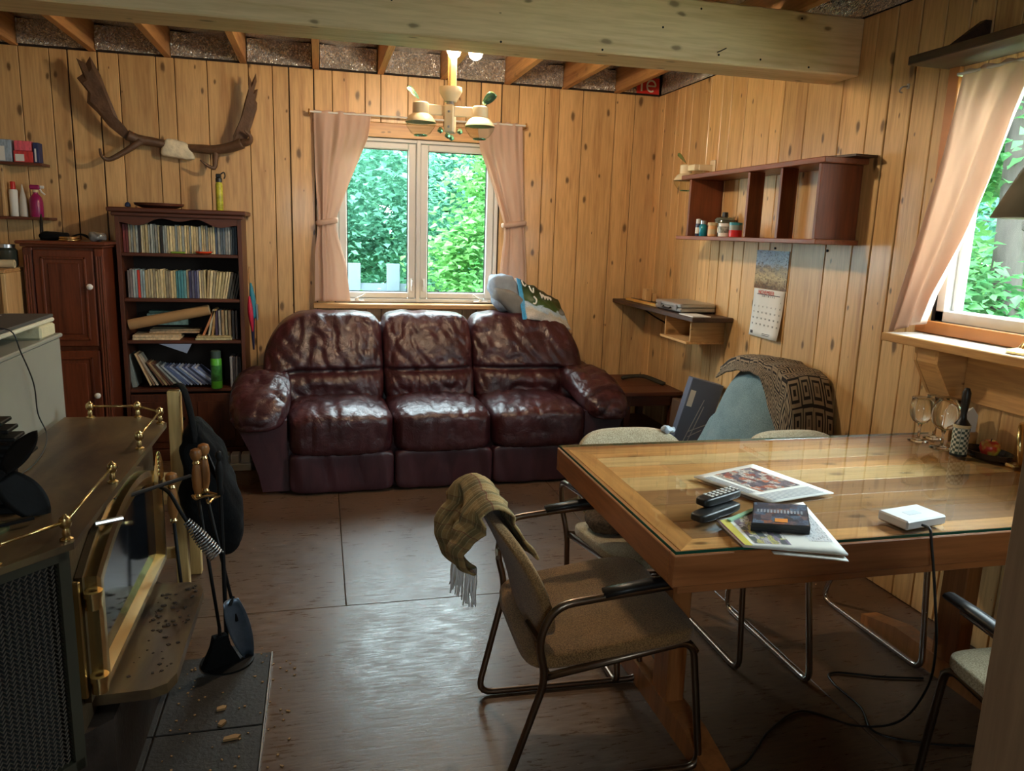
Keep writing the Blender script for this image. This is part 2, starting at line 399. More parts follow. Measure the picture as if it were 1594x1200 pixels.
# ------------------------------------------------------------------ room shell
XL, XR, YB, YF, ZC = -2.4, 2.35, 5.33, -1.6, 2.43
rng = random.Random(4)
fl = struct(G().box(XL-.1, XR+.1, YF-.1, YB+.1, -.12, -.018).build('floor', MT['floor'], base=(0, 0, -.12)))
tag(fl, 'brown painted plywood floor laid in large sheets')
def sheet(x0, x1, y0, y1):
    g = .0012; G().box(x0+g, x1-g, y0+g, y1-g, -.018, 0, .002).build('plywood_sheet', MT['floor'], fl)
for x0, x1 in ((XL, -1.14), (-1.14, .08), (.08, 1.3), (1.3, XR)): sheet(x0, x1, 2.87, YB)
for x0, x1 in ((XL, -.55), (-.55, 1.6), (1.6, XR)): sheet(x0, x1, 1.62, 2.87)
for x0, x1 in ((XL, .08), (.08, XR)): sheet(x0, x1, .4, 1.62); sheet(x0, x1, YF, .4)
# back wall with the window opening x .10-1.20, z .96-2.04
WX0, WX1, WZ0, WZ1 = .10, 1.20, .965, 2.04
g = G(); g.box(XL-.1, WX0, YB, YB+.12, 0, 2.62); g.box(WX1, XR+.1, YB, YB+.12, 0, 2.62)
g.box(WX0, WX1, YB, YB+.12, 0, WZ0); g.box(WX0, WX1, YB, YB+.12, WZ1, 2.62)
wb = struct(g.build('wall_back', MT['darkback'], base=(0, YB, 0))); tag(wb, 'knotty pine board wall with the casement window')
PM = {}
def plank(parent, axis, a, b, z0, z1, gap=.003):
    # axis 'x': board on the back wall from x=a to x=b; 'y': board on the right wall
    w = b-a-gap; key = (axis, round(w, 3), round(z1-z0, 3))
    if key not in PM:
        h = z1-z0; m = G()
        if axis == 'x': m.box(-w/2, w/2, 0, .013, 0, h, .003)
        else: m.box(-.013, 0, -w/2, w/2, 0, h, .003)
        me = bpy.data.meshes.new('plank'); me.from_pydata(m.v, [], m.f); me.materials.append(MT['pine_v']); PM[key] = me
    o = bpy.data.objects.new('plank', PM[key]); COL.objects.link(o); o.parent = parent
    bse = BASE[parent.name]; c = (a+b)/2
    p = Vector((c, YB-.013, z0)) if axis == 'x' else Vector((XR, c, z0))
    o.location = p-bse
back = [-2.39, -2.25, -2.06, -1.96, -1.82, -1.682, -1.522, -1.426, -1.262, -1.149, -.944, -.839, -.654, -.413, -.27, -.173, -.018, .095, .3, .401, .576, .813, .962, 1.061, 1.207, 1.325, 1.506, 1.61, 1.781, 2.02, 2.164, 2.345]
for a, b in zip(back, back[1:]):
    gp = .011 if round(b, 3) in (-1.262, -.018, 1.207) else .004
    if b <= WX0+.005 or a >= WX1-.005: plank(wb, 'x', a, b, .004, ZC, gp); continue
    plank(wb, 'x', a, b, 2.135, ZC, gp); plank(wb, 'x', a, b, .004, .93, gp)
# right wall with window opening y 1.33-2.55, z 1.15-2.1
VY0, VY1, VZ0, VZ1 = 1.33, 2.56, 1.17, 2.09
g = G(); g.box(XR, XR+.12, VY1, YB+.12, 0, 2.62); g.box(XR, XR+.12, YF-.1, VY0, 0, 2.62)
g.box(XR, XR+.12, VY0, VY1, 0, VZ0); g.box(XR, XR+.12, VY0, VY1, VZ1, 2.62)
wr = struct(g.build('wall_right', MT['darkback'], base=(XR, 2, 0))); tag(wr, 'knotty pine board wall with the large side window')
right = [5.316, 5.2, 5.0, 4.89, 4.78, 4.54, 4.39, 4.282, 4.115, 4.0, 3.851, 3.737, 3.535, 3.26, 3.07, 2.95, 2.81, 2.68, 2.45, 2.33, 2.17, 2.07, 1.95, 1.75, 1.58, 1.44, 1.33, 1.1, .96, .8, .6, .45, .2, 0, -.2, -.35, -.6, -.8, -1, -1.2, -1.4, -1.59]
for b, a in zip(right, right[1:]):
    gp = .012 if round(a, 3) in (4.115, 2.81, 1.58) else .004
    if a >= VY1 or b <= VY0: plank(wr, 'y', a, b, .004, ZC, gp); continue
    if b > VY1: plank(wr, 'y', VY1, b, .004, ZC, gp); b = VY1
    a2 = max(a, VY0)
    if b-a2 > .01: plank(wr, 'y', a2, b, VZ1, ZC, gp); plank(wr, 'y', a2, b, .004, VZ0, gp)
wl = struct(G().box(XL-.1, XL, YF, YB, 0, 2.62).build('wall_left', MT['pine_v'])); tag(wl, 'pine wall beyond the stove')
g = G(); g.box(XL-.1, -.5, YF-.1, YF, 0, 2.62); g.box(0, XR+.1, YF-.1, YF, 0, 2.62); g.box(-.5, 0, YF-.1, YF, 0, 1.35); g.box(-.5, 0, YF-.1, YF, 2.05, 2.62)
wf = struct(g.build('wall_front', MT['pine_v']))
w3 = struct(thing('added_window', 'unseen window added in the wall behind the viewer to light the beam', None, (-.25, YF-.05, 1.35)))  # added, out of view: lets daylight onto the front face of the beam
if 'category' in w3: del w3['category']
g = G()
for q in ((-.5, -.45, 1.35, 2.05), (-.05, 0, 1.35, 2.05), (-.5, 0, 1.35, 1.4), (-.5, 0, 2.0, 2.05)): g.box(q[0], q[1], YF-.09, YF-.02, q[2], q[3])
g.build('window_frame', MT['vinyl'], w3); G().box(-.46, -.04, YF-.06, YF-.055, 1.39, 2.01).build('pane', MT['glass'], w3); tag(wf, 'pine wall behind the viewer')
# ceiling: deck, joists, foil, beam
ce = struct(G().box(XL-.1, XR+.22, YF-.1, YB+.12, 2.62, 2.72).build('ceiling', MT['darkback'], base=(0, 2, 2.62))); tag(ce, 'open joist ceiling with crinkled foil between the joists')
JX = [-2.12, -1.70, -1.29, -.875, -.44, -.005, .40, .807, 1.24, 1.645, 2.025]
for x in JX: G().box(x-.02, x+.02, YF, YB, ZC+.002, 2.6, .002).build('joist', MT['joist'], ce)
edges = [XL]+JX+[XR]
for i in range(len(edges)-1):
    a, b = edges[i]+.02, edges[i+1]-.02
    if i == 0: a = XL+.001
    rr = random.Random(i+5)
    ph = rr.random()*9
    def sag(u, v, a=a, b=b, ph=ph):
        x = lerp(a+.004, b-.004, u); y = lerp(YF+.02, YB-.03, v)
        return (x, y, 2.585-.012*math.sin(u*PI)+.012*mn.noise(Vector((x*5+ph, y*3, 0))))
    G().grid(sag, 6, 60, flip=True).build('foil_sheet', MT['foil'], ce, True)
    def endf(u, v, a=a, b=b, ph=ph):
        x = lerp(a+.006, b-.006, u); z = lerp(ZC+.008, 2.575, v)
        return (x, YB-.04+.012*mn.noise(Vector((x*9+ph, z*14, 3))), z)
    G().grid(endf, 8, 5).build('foil_flap', MT['foil'], ce, True)
def sidef(u, v):
    y = lerp(YF+.03, YB-.05, u); z = lerp(ZC+.006, 2.575, v); return (XR-.012-.008*mn.noise(Vector((y*6, z*14, 7))), y, z)
G().grid(sidef, 70, 5).build('foil_flap', MT['foil'], ce, True)
# red printed strip on the last foil flap
red = G().box(2.15, 2.315, YB-.058, YB-.055, ZC+.005, ZC+.11).build('printed_tape', mat('red_print', sr(196, 40, 34), .5), ce)
g = G(); g.box(2.178, 2.19, YB-.060, YB-.058, ZC+.02, ZC+.095)
g.tube([(2.255+.032*math.cos(a*PI/12), YB-.0595, ZC+.057+.036*math.sin(a*PI/12)) for a in range(0, 21)], .006, 6, True)
g.box(2.225, 2.287, YB-.0605, YB-.0585, ZC+.052, ZC+.062)
g.build('white_mark', MT['white'], red)
bm = G().box(XL, XR-.014, 3.157, 3.37, 2.187, 2.428, .006).build('beam', MT['beam'], ce)
ng = G().tube(fillet([(1.64, 3.158, 2.232), (1.642, 3.138, 2.232), (1.668, 3.136, 2.246)], .008), .0024, 6); ng.build('bent_nail', MT['blackmetal'], bm)
for i in range(26):
    x = -1.5+i*.145+rng.uniform(-.05, .05); z = rng.choice((2.2, 2.225, 2.40, 2.415, 2.31))+rng.uniform(-.008, .008)
    G().lathe([(.0045, 0), (.0045, .0015)], 8, TR((x, 3.1575, z), 0, R(90))).build('nail_head', MT['blackmetal'], bm)
# post of the doorway close to the viewer
do = struct(G().box(.747, .92, .55, .66, 0, ZC, .004).build('door_1', MT['post'])); tag(do, 'grey brown doorway post at the right edge close to the viewer')
# ------------------------------------------------------------------ back window
w1 = struct(thing('window_1', 'white vinyl double casement window above the sofa', None, (.65, YB+.05, WZ0)))
if 'category' in w1: del w1['category']
g = G(); y0, y1 = YB-.005, YB+.075
g.box(WX0, WX1, y0, y1, WZ0, WZ0+.025, .004); g.box(WX0, WX1, y0, y1, WZ1-.022, WZ1, .004)
g.box(WX0, WX0+.025, y0, y1, WZ0, WZ1, .004); g.box(WX1-.025, WX1, y0, y1, WZ0, WZ1, .004); g.box(.637, .663, y0-.006, y1, WZ0, WZ1, .004)
g.build('window_frame', MT['vinyl'], w1)
for x0, x1, lx in ((.127, .635, .612), (.665, 1.173, .688)):
    g = G(); s = .052; za, zb = WZ0+.027, WZ1-.024; ya, yb = YB+.008, YB+.058
    g.box(x0, x0+s, ya, yb, za, zb, .006); g.box(x1-s, x1, ya, yb, za, zb, .006); g.box(x0+s, x1-s, ya, yb, za, za+.042, .006); g.box(x0+s, x1-s, ya, yb, zb-.042, zb, .006)
    c = g.build('casement', MT['vinyl'], w1)
    g = G(); sb = .006
    for q in ((x0+s, x0+s+sb, za+.042, zb-.042), (x1-s-sb, x1-s, za+.042, zb-.042), (x0+s, x1-s, za+.042, za+.048), (x0+s, x1-s, zb-.048, zb-.042)): g.box(q[0], q[1], YB+.026, YB+.034, q[2], q[3])
    g.build('gasket', MT['blackplastic'], c)
    G().box(x0+s-.004, x1-s+.004, YB+.029, YB+.033, za+.038, zb-.038).build('pane', MT['glass'], c)
    g = G(); g.box(lx-.009, lx+.009, YB-.006, YB+.01, 1.04, 1.13, .004); g.box(lx-.006, lx+.006, YB-.02, YB-.004, 1.075, 1.12, .004); g.build('sash_lock', MT['vinyl'], c)
for cx, sx in ((.24, 1), (1.09, -1)):
    g = G(); g.box(cx-.05, cx+.05, YB-.03, YB-.004, WZ0+.003, WZ0+.016, .005); g.lathe([(.014, 0), (.012, .016), (0, .018)], 10, at=(cx, YB-.02, WZ0+.014))
    g.tube([(cx, YB-.022, WZ0+.03), (cx+sx*.03, YB-.03, WZ0+.042), (cx+sx*.055, YB-.034, WZ0+.06)], .005, 6); g.build('crank_handle', MT['vinyl'], w1)
sl = G().box(-.045, 1.31, YB-.125, YB-.012, .93, .962, .005).build('window_sill', MT['pine_x'], w1)
struct(tag(G().box(-.03, 1.33, YB-.034, YB-.012, 2.042, 2.132, .003).build('trim_1', MT['pine_x']), 'pine header board over the back window'))
# ------------------------------------------------------------------ side window
w2 = struct(thing('window_2', 'large side window in the right wall with white frame', None, (XR, 1.95, VZ0)))
if 'category' in w2: del w2['category']
g = G(); x0, x1 = XR+.01, XR+.09; f = .045
g.box(x0, x1, VY0, VY1, VZ0, VZ0+f, .004); g.box(x0, x1, VY0, VY1, VZ1-f, VZ1, .004); g.box(x0, x1, VY0, VY0+f, VZ0, VZ1, .004); g.box(x0, x1, VY1-f, VY1, VZ0, VZ1, .004)
g.box(x0+.03, x1-.01, VY1-f-.022, VY1-f, VZ0+f, VZ1-f, .004); g.box(x0+.03, x1-.01, VY0+f, VY0+f+.022, VZ0+f, VZ1-f, .004)
g.build('window_frame', MT['vinyl'], w2)
G().box(x0+.045, x0+.05, VY0+f, VY1-f, VZ0+f-.01, VZ1-f+.01).build('pane', MT['glass'], w2)
casing = mat('orange_pine_casing', sr(186, 116, 58), .4, 0, .1, 20, (1, .1, 1))
g = G(); g.box(XR-.032, XR-.013, VY0-.07, VY1+.0, VZ0-.045, VZ0+.003, .003); g.box(XR-.032, XR-.013, VY1-.004, VY1+.05, VZ0-.045, VZ1+.05, .003)
g.box(XR-.032, XR-.013, VY0-.07, VY0+.004, VZ0, VZ1+.05, .003); g.build('casing', casing, w2)
# sill shelf with corbel under the side window
ss = thing('sill_shelf', 'pale sill shelf on a boxy corbel under the side window', 'shelf', (XR-.013, 1.9, 1.12))
G().box(2.165, XR-.014, 1.2, 2.59, 1.098, 1.122, .004).build('shelf_board', mat('pale_grey_sill', sr(206, 196, 184), .35, 0, .05, 10, (1, .1, 1)), ss)
G().box(2.150, 2.165, 1.2, 2.59, 1.090, 1.122, .003).build('edge_strip', MT['pine_y'], ss)
pr = [(XR-.014, 1.097), (2.19, 1.097), (2.19, 1.035), (2.27, .905), (XR-.014, .905)]
for ya, yb in ((2.33, 2.345), (2.435, 2.45)): G().prism(pr, ya, yb, 'Y').build('corbel_side', MT['pine_x'], ss)
G().prism([(2.191, 1.096), (2.191, 1.035), (2.271, .906), (2.283, .906), (2.203, 1.038), (2.203, 1.096)], 2.346, 2.434, 'Y').build('corbel_face', MT['pine_y'], ss)
G().box(XR-.032, XR-.014, 1.2, 2.329, .90, 1.096, .003).build('back_board', MT['pine_y'], ss)
# dark shelf above the side window
ds = thing('wall_shelf', 'dark shelf board on a triangular bracket above the side window', 'shelf', (XR-.013, 2.1, 2.16))
G().box(2.14, XR-.014, 1.3, 2.62, 2.118, 2.15, .003).build('shelf_board', MT['dplank'], ds)
for yy in (2.47, 1.5):
    G().prism([(XR-.014, 2.151), (2.2, 2.151), (2.19, 2.165), (2.31, 2.255), (XR-.014, 2.255)], yy-.012, yy+.012, 'Y').build('bracket', MT['dplank'], ds)
# ------------------------------------------------------------------ curtains
peach = cloth('peach_curtain', sr(226, 200, 182), .06, .42)
def curtain(name, label, rod, plane, tabs, ztop, zbot, amp, folds, tie, seed, top_ruff=.02):
    # plane 'x': hangs along x at depth y=c ; 'y': hangs along y at x=c
    ax, c = plane; t = thing(name, label, 'curtain', (tabs[0](0), c, zbot) if ax == 'x' else (c, tabs[0](0), zbot), 'tied back curtains')
    def fn(u, v, off=0):
        a, b = tabs[0](v), tabs[1](v); z = lerp(ztop, zbot, v) if callable(zbot) is False else 0
        w = abs(b-a); pinch = min(1, w/.16)
        uu = u+.02*math.sin(v*5+seed)
        d = (math.sin(uu*folds*2*PI+math.sin(v*3+seed)*.8+2.2*mn.noise(Vector((u*2.5, v*1.2, seed))))*(.55+.45*math.sin(u*5+seed))+.35*math.sin(uu*folds*3.1*PI+seed+v*2)*max(0, 1-3*v))*amp*pinch
        if v < .05: d *= .6; z += .004*math.sin(u*folds*9)
        z -= tabs[2](u)*v**3
        p = lerp(a, b, u)
        return (p, c+d, z) if ax == 'x' else (c+d, p, z)
    G().grid(fn, 70, 60).build('drape', peach, t, True, solid=.0012)
    if tie:
        zt, a, b = tie; w = abs(b-a)/2+.004; m = (a+b)/2
        P = []
        for k in range(24):
            an = 2*PI*k/24; q = (m+w*math.cos(an), (amp*.75+.008)*math.sin(an)); P.append((q[0], c+q[1], zt+.012*math.cos(an)) if ax == 'x' else (c+q[1], q[0], zt+.012*math.cos(an)))
        G().tube(P, .011, 8, closed=True, flat=1.6).build('tieback', peach, t, True)
    return t
cy = YB-.085
curtain('curtain', 'peach curtain tied back on the left of the back window', 0, ('x', cy),
    (lambda v: interp([(0, -.024), (.3, -.02), (.56, -.004), (.75, -.03), (1, -.035)], v), lambda v: interp([(0, .335), (.12, .315), (.35, .2), (.56, .105), (.62, .11), (.8, .17), (1, .195)], v), lambda u: 0), 2.175, .975, .022, 3.4, (1.49, -.006, .108), 1)
curtain('curtain', 'peach curtain tied back on the right of the back window', 0, ('x', cy),
    (lambda v: interp([(0, 1.03), (.15, 1.05), (.35, 1.14), (.55, 1.222), (.62, 1.224), (.8, 1.205), (1, 1.2)], v), lambda v: interp([(0, 1.335), (.4, 1.36), (.55, 1.37), (.8, 1.4), (1, 1.41)], v), lambda u: 0), 2.175, .975, .022, 3.4, (1.515, 1.222, 1.372), 2)
rd = thing('curtain_rod', 'thin curtain rod over the back window', 'curtain rod', (.65, cy, 2.16))
G().tube([(-.05, cy, 2.165), (1.36, cy, 2.165)], .006, 8).build('rod', MT['white'], rd)
for x in (-.05, 1.36): G().tube(fillet([(x, YB-.014, 2.15), (x, cy-.002, 2.15), (x, cy, 2.18)], .01), .006, 6).build('bracket', MT['brass'], rd)
cx2 = XR-.085
curtain('curtain', 'peach curtain swept aside at the side window', 0, ('y', cx2),
    (lambda v: interp([(0, 2.48), (.3, 2.525), (.6, 2.59), (1, 2.69)], v), lambda v: interp([(0, 2.16), (.18, 2.235), (.4, 2.3), (.62, 2.372), (.86, 2.466), (1, 2.50)], v), lambda u: -.06*u), 2.085, 1.11, .03, 2.6, None, 3)
rd = thing('curtain_rod', 'thin curtain rod under the dark shelf at the side window', 'curtain rod', (cx2, 1.9, 2.08))
G().tube([(cx2, 1.28, 2.075), (cx2, 2.5, 2.075)], .006, 8).build('rod', MT['white'], rd)
for y in (1.28, 2.5): G().tube([(XR-.014, y, 2.075), (cx2-.004, y, 2.075)], .006, 6).build('bracket', MT['white'], rd)
# ------------------------------------------------------------------ sofa
def wr_disp(q, seed, amp, sx, sy, sz):
    n = mn.noise(Vector((q.x*sx+seed, q.y*sy, q.z*sz))); m = mn.noise(Vector((q.x*sx*2.3, q.y*sy*2.3+seed, q.z*sz*2.3)))
    return amp*(-(1-abs(n))**5*1.0+.3*m-.5*(1-abs(m))**6)
sofa = thing('sofa', 'burgundy leather three seat reclining sofa under the back window', 'sofa')
G().box(-.92, .92, -.36, .40, .0, .30, .01).build('base', MT['leather2'], sofa)
SX = (-.86, -.285, .285, .87)
for i in range(3):
    a, b = SX[i], SX[i+1]; hx = (b-a)/2-.002; cx = (a+b)/2
    def sf(q, i=i, hx=hx):
        q = q.copy(); u = q.x/hx; top = max(0, q.z/.13)
        q.z += .03*top*(1-u*u)*(1-.4*abs(q.y/.33))
        if q.y < -.2: q.y -= .02*(1-u*u); q.z -= .012*(-(q.y+.2)/.13)*max(0, top)
        d = wr_disp(q, 3.1*i, .012, 13, 5, 4); q.z += d*max(0, top)
        if q.y < -.15: q.y += -wr_disp(q, 9+3.1*i, .012, 24, 2, 3)*.8
        return q
    G().soft((cx, -.14, .335), (hx+.003, .33, .125), 34, 6.5, sf).build('seat_cushion', MT['leather'], sofa, True)
    def ff(q, i=i):
        q = q.copy()
        if q.y < 0: q.y += .011*abs(math.sin((q.x+.07*i)*17+math.sin(q.z*9)*.5))**6+.006*mn.noise(Vector((q.x*12, 0, q.z*4+i)))
        return q
    G().soft((cx, -.405, .125), (hx, .055, .115), 24, 8, ff).build('footrest_panel', MT['leather2'], sofa, True)
BX = (-1.0, -.285, .285, 1.03)
for i in range(3):
    a, b = BX[i], BX[i+1]; hx = (b-a)/2-.001; cx = (a+b)/2; side = (-1, 0, 1)[i]
    def bf(q, i=i, hx=hx, side=side):
        q = q.copy(); u = q.x/hx; w = q.z/.265; 
        if side:
            k = max(0, u*side); q.z -= .20*k**3.2*max(0, (w+1)/2)**1.3; q.y -= .05*k*k
        front = q.y < 0
        if front:
            q.y -= .035*(1-u*u)*max(0, 1-abs(w+.05)**2); q.y += .045*math.exp(-((w+.2)/.055)**2)*(1-.4*abs(u)**6)-.02*math.exp(-((w+.45)/.16)**2)*(1-u*u)
            d = wr_disp(Vector((q.x+.25*q.z, q.z, 0)), 5.3*i, .017, 9.5, 6, 1); q.y -= d
            for (wx, wz, ax, az) in ((-.35, .35, .12, .3), (.4, .1, .15, .25)): pass
        else: q.y += 0
        q.z += .012*mn.noise(Vector((q.x*11, i*2.2, 1)))*max(0, w)
        q.y += .17*(w+.5)*.62
        return q
    G().soft((cx, .17, .655), (hx, .135, .285), 44, 6.5, bf).build('back_cushion', MT['leather'], sofa, True)
    g = G(); gl = lambda u: (cx+u*hx*.92, .0, .48)
G().soft((0, .36, .5), (.98, .07, .36), 14, 5, lambda q: Vector((q.x*(1-.10*max(0, q.z/.36)**3), q.y+.06*(q.z/.36), q.z-.15*abs(q.x/.98)**6*max(0, q.z/.36)))).build('back_panel', MT['leather2'], sofa, True)
for s in (-1, 1):
    pr = [(.86, .02), (.865, .42), (1.10, .47), (1.155, .43), (1.11, .36), (1.06, .25), (1.02, .12), (1.0, .02)]
    G().prism([(s*x, z) for x, z in pr], -.40, .34, 'Y').build('arm_panel', MT['leather2'], sofa)
    def af(q, s=s):
        q = q.copy(); k = q.y/.4
        q.z += .06*smooth((k+1)/1.2)-.07*max(0, -k)**4-.02*(q.x*s/.16 if q.x*s > 0 else 0)**2*2
        d = wr_disp(q, 20+s, .017, 5, 12, 5); q.z += d*max(0, q.z/.09); q.y -= d if k < -.7 else 0
        return q
    G().soft((s*1.005, -.07, .485), (.165, .405, .09), 30, 3.4, af).build('arm_pad', MT['leather'], sofa, True)
for x in (-.8, .8):
    for y in (-.3, .3): pass
sofa.location = (.665, 4.66, 0); sofa.rotation_euler.z = .03
# ------------------------------------------------------------------ things on the sofa back
t = thing('folded_blanket', 'grey folded fleece blanket lying on the right end of the sofa back', 'blanket', (1.35, 5.02, .86))
def fb(q):
    q = q.copy(); k = (q.x/.27); q.z += -.06*k + .018*mn.noise(q*9)+ (.10*max(0, -k-.3)); q.y += .02*mn.noise(q*6+Vector((4, 0, 0))); return q
G().soft((1.36, 5.04, .955), (.255, .12, .075), 20, 3.5, fb).build('fold', mat('grey_fleece', sr(126, 126, 124), .95, 0, .12, 14, bump=.3, bs=120), t, True)
G().soft((1.2, 5.06, 1.06), (.10, .10, .125), 18, 3, lambda q: Vector((q.x+.012*mn.noise(q*20)-.25*q.z, q.y, q.z+.01*mn.noise(q*25)))).build('fold', mat('blue_grey_fleece', sr(140, 150, 162), .95, 0, .15, 14, bump=.3, bs=120), t, True)
# printed bag, uv painted print
n_ = NT('printed_bag'); uvn = n_.coords((1, 1, 1), False, True); sp = n_.new('ShaderNodeSeparateXYZ'); n_.link(uvn, sp.inputs[0])
nz = n_.noise(uvn, 5, 4, .6); vv = n_.math('ADD', sp.outputs[1], n_.math('MULTIPLY', n_.math('SUBTRACT', nz, .5), .35))
cc = n_.ramp(vv, [(.0, sr(196, 196, 196)), (.26, sr(196, 190, 176)), (.33, sr(186, 206, 220)), (.43, sr(168, 196, 222)), (.47, sr(64, 92, 48)), (.7, sr(46, 70, 34)), (.98, sr(34, 44, 28))])
cc = n_.mix(n_.ramp(n_.math('ADD', sp.outputs[0], n_.math('MULTIPLY', nz, .04)), [(.10, (1, 1, 1)), (.12, (0, 0, 0))]), cc, sr(60, 160, 222))
gm2 = n_.ramp(n_.noise(uvn, 34, 3), [(.4, (0, 0, 0)), (.7, (.6, .6, .6))]); cc = n_.mix(n_.math('MULTIPLY', gm2, .5), cc, sr(30, 50, 20))
n_.link(cc, n_.b.inputs['Base Color']); n_.set('Roughness', .45)
t = thing('printed_bag', 'green blue and white printed plastic bag draped over the grey blanket', 'bag', (1.4, 4.93, .87))
TL, TRr, BL, BR = Vector((1.27, 5.02, 1.165)), Vector((1.575, 5.05, 1.02)), Vector((1.285, 4.87, .905)), Vector((1.63, 4.9, .83))
def bagf(u, v):
    p = (BL*(1-u)+BR*u)*(1-v)+(TL*(1-u)+TRr*u)*v
    p = p+Vector((0, -.05*math.sin(u*PI)*math.sin(v*PI)+.014*mn.noise(Vector((u*5, v*5, 0))), .02*math.sin(u*PI)*(1-v)+.012*mn.noise(Vector((u*6, v*6, 2)))))
    return p
G().grid(bagf, 36, 30).build('front_sheet', n_.m, t, True, solid=.004)
def bagb(u, v):
    p = bagf(u, v); return p+Vector((0, .045+.02*math.sin(v*PI), -.006))
G().grid(bagb, 16, 14).build('back_sheet', mat('bag_lining', sr(186, 186, 190), .5), t, True, solid=.004)
def mark(pts, r): return G().tube(spline([bagf(u, v)+Vector((0, -.006, .003)) for u, v in pts], 4), r, 5)
for pts, r in (([(.12, .98), (.13, .9), (.17, .87), (.2, .93)], .005), ([(.27, .92), (.28, .82), (.33, .8), (.36, .9)], .005), ([(.3, .66), (.34, .56), (.31, .48), (.26, .47)], .006)): mark(pts, r).build('white_letter', MT['white'], t)
g = G()
for k in range(4):
    for (a, b) in (((.5+.07*k, .87-.005*k), (.52+.07*k, .76)), ((.52+.07*k, .76), (.545+.07*k, .86))):
        q = mark([a, ((a[0]+b[0])/2+.012, (a[1]+b[1])/2), b], .0045); g.add(q.v, q.f)
g.build('white_script', MT['white'], t)
# ------------------------------------------------------------------ bookcase
bk = thing('bookcase', 'dark stained bookcase with scalloped cornice packed with paperbacks', 'bookcase', (-.81, 5.14, 0))
bx0, bx1, by0, by1 = -1.152, -.455, 4.985, 5.30
for a, b in ((bx0, bx0+.024), (bx1-.024, bx1)): G().box(a, b, by0, by1, 0, 1.5, .002).build('side_panel', MT['walnut_v'], bk)
G().box(bx0+.024, bx1-.024, by1-.008, by1, .05, 1.5).build('back_panel', MT['darkback'], bk)
G().box(bx0-.035, bx1+.03, by0-.03, by1, 1.505, 1.532, .006).build('top', MT['walnut_x'], bk)
G().box(bx0-.015, bx1+.012, by0-.014, by0+.02, 1.482, 1.506, .005).build('moulding', MT['walnut_x'], bk)
pr = [(bx0+.024, 1.482)]
for k in range(41):
    u = k/40; z = 1.452-.018*math.cos(u*PI*2)*1.0+.012*math.cos(u*PI*6)
    pr.append((lerp(bx0+.024, bx1-.024, u), z))
pr.append((bx1-.024, 1.482))
G().prism(pr[::-1], by0, by0+.018, 'Y').build('scalloped_apron', MT['walnut_x'], bk)
SH = [1.272, 1.004, .752, .452]
for z in SH: G().box(bx0+.024, bx1-.024, by0+.005, by1-.008, z-.02, z, .003).build('shelf', MT['walnut_x'], bk)
for a, b in ((bx0+.026, -.806), (-.80, bx1-.026)):
    d = G().box(a, b, by0-.004, by0+.014, .075, .42, .003).build('door', MT['walnut_v'], bk)
    G().box(a+.05, b-.05, by0-.010, by0-.004, .12, .375, .005).build('raised_panel', MT['walnut_v'], d)
    xx = b-.025 if a < -1 else a+.025
    G().lathe([(.006, 0), (.006, .01), (.013, .016), (.011, .024), (0, .027)], 10, TR((xx, by0-.004, .27), 0, R(90))).build('knob', MT['blackmetal'], d)
G().box(bx0, bx1, by0-.012, by0+.01, 0, .072, .004).build('plinth', MT['walnut_x'], bk)
# books
BC = {}
def bookmat(c):
    k = tuple(c)
    if k not in BC: 
        t_ = NT('book_cover'); v = t_.coords((1, 1, .35)); n = t_.noise(v, 70, 2); 
        t_.link(t_.vary(t_.ramp(n, [(.33, mul(sr(*c), .8)), (.5, mul(sr(*c), 1.1)), (.7, mul(sr(*c), 1.3))]), .28), t_.b.inputs['Base Color']); t_.set('Roughness', .6); BC[k] = t_.m
    return BC[k]
def book(x, z, w, h, d, c, lab, grp, tilt=0, y=5.03):
    M = TR((x, y, z)) @ Matrix.Rotation(tilt, 4, 'Y')
    g = G().box(0, w, 0, d, 0, h, .0012)
    o = g.build('book', bookmat(c), base=(0, 0, 0)); o.matrix_world = M
    tag(o, lab, 'book', grp)
    o.location = M.translation
    return o
CREAM = [(206, 192, 150), (196, 178, 134), (186, 176, 144), (176, 158, 118), (200, 186, 140), (160, 150, 124)]
rb = random.Random(11)
x = -1.124; k = 0
while x < -.498:
    w = rb.uniform(.0105, .0165); u = (x+1.124)/.63
    if k < 2: c = (116, 52, 50); lab = 'dark red book spine at the left end of the top shelf'; w = .016
    elif u > .8: c = rb.choice([(96, 110, 122), (120, 128, 130), (70, 86, 104), (146, 150, 148)]); lab = 'grey blue paperback near the right end of the top shelf row'
    elif k in (6, 15): c = (40, 38, 38); lab = 'black spined paperback among the cream ones on the top shelf'
    elif .2 < u < .3 or rb.random() < .2: c = rb.choice([(152, 158, 152), (136, 146, 146)]); lab = 'pale grey paperback in the packed row on the top shelf'
    else: c = rb.choice(CREAM); lab = 'cream paperback in the packed row on the top shelf'
    if x+w > -.483: break
    book(x, SH[0], w-.002, rb.uniform(.158, .170), .105, c, lab, 'paperbacks on the top shelf', 0, 5.03+rb.uniform(0, .008)); x += w; k += 1
x = -1.112; k = 0
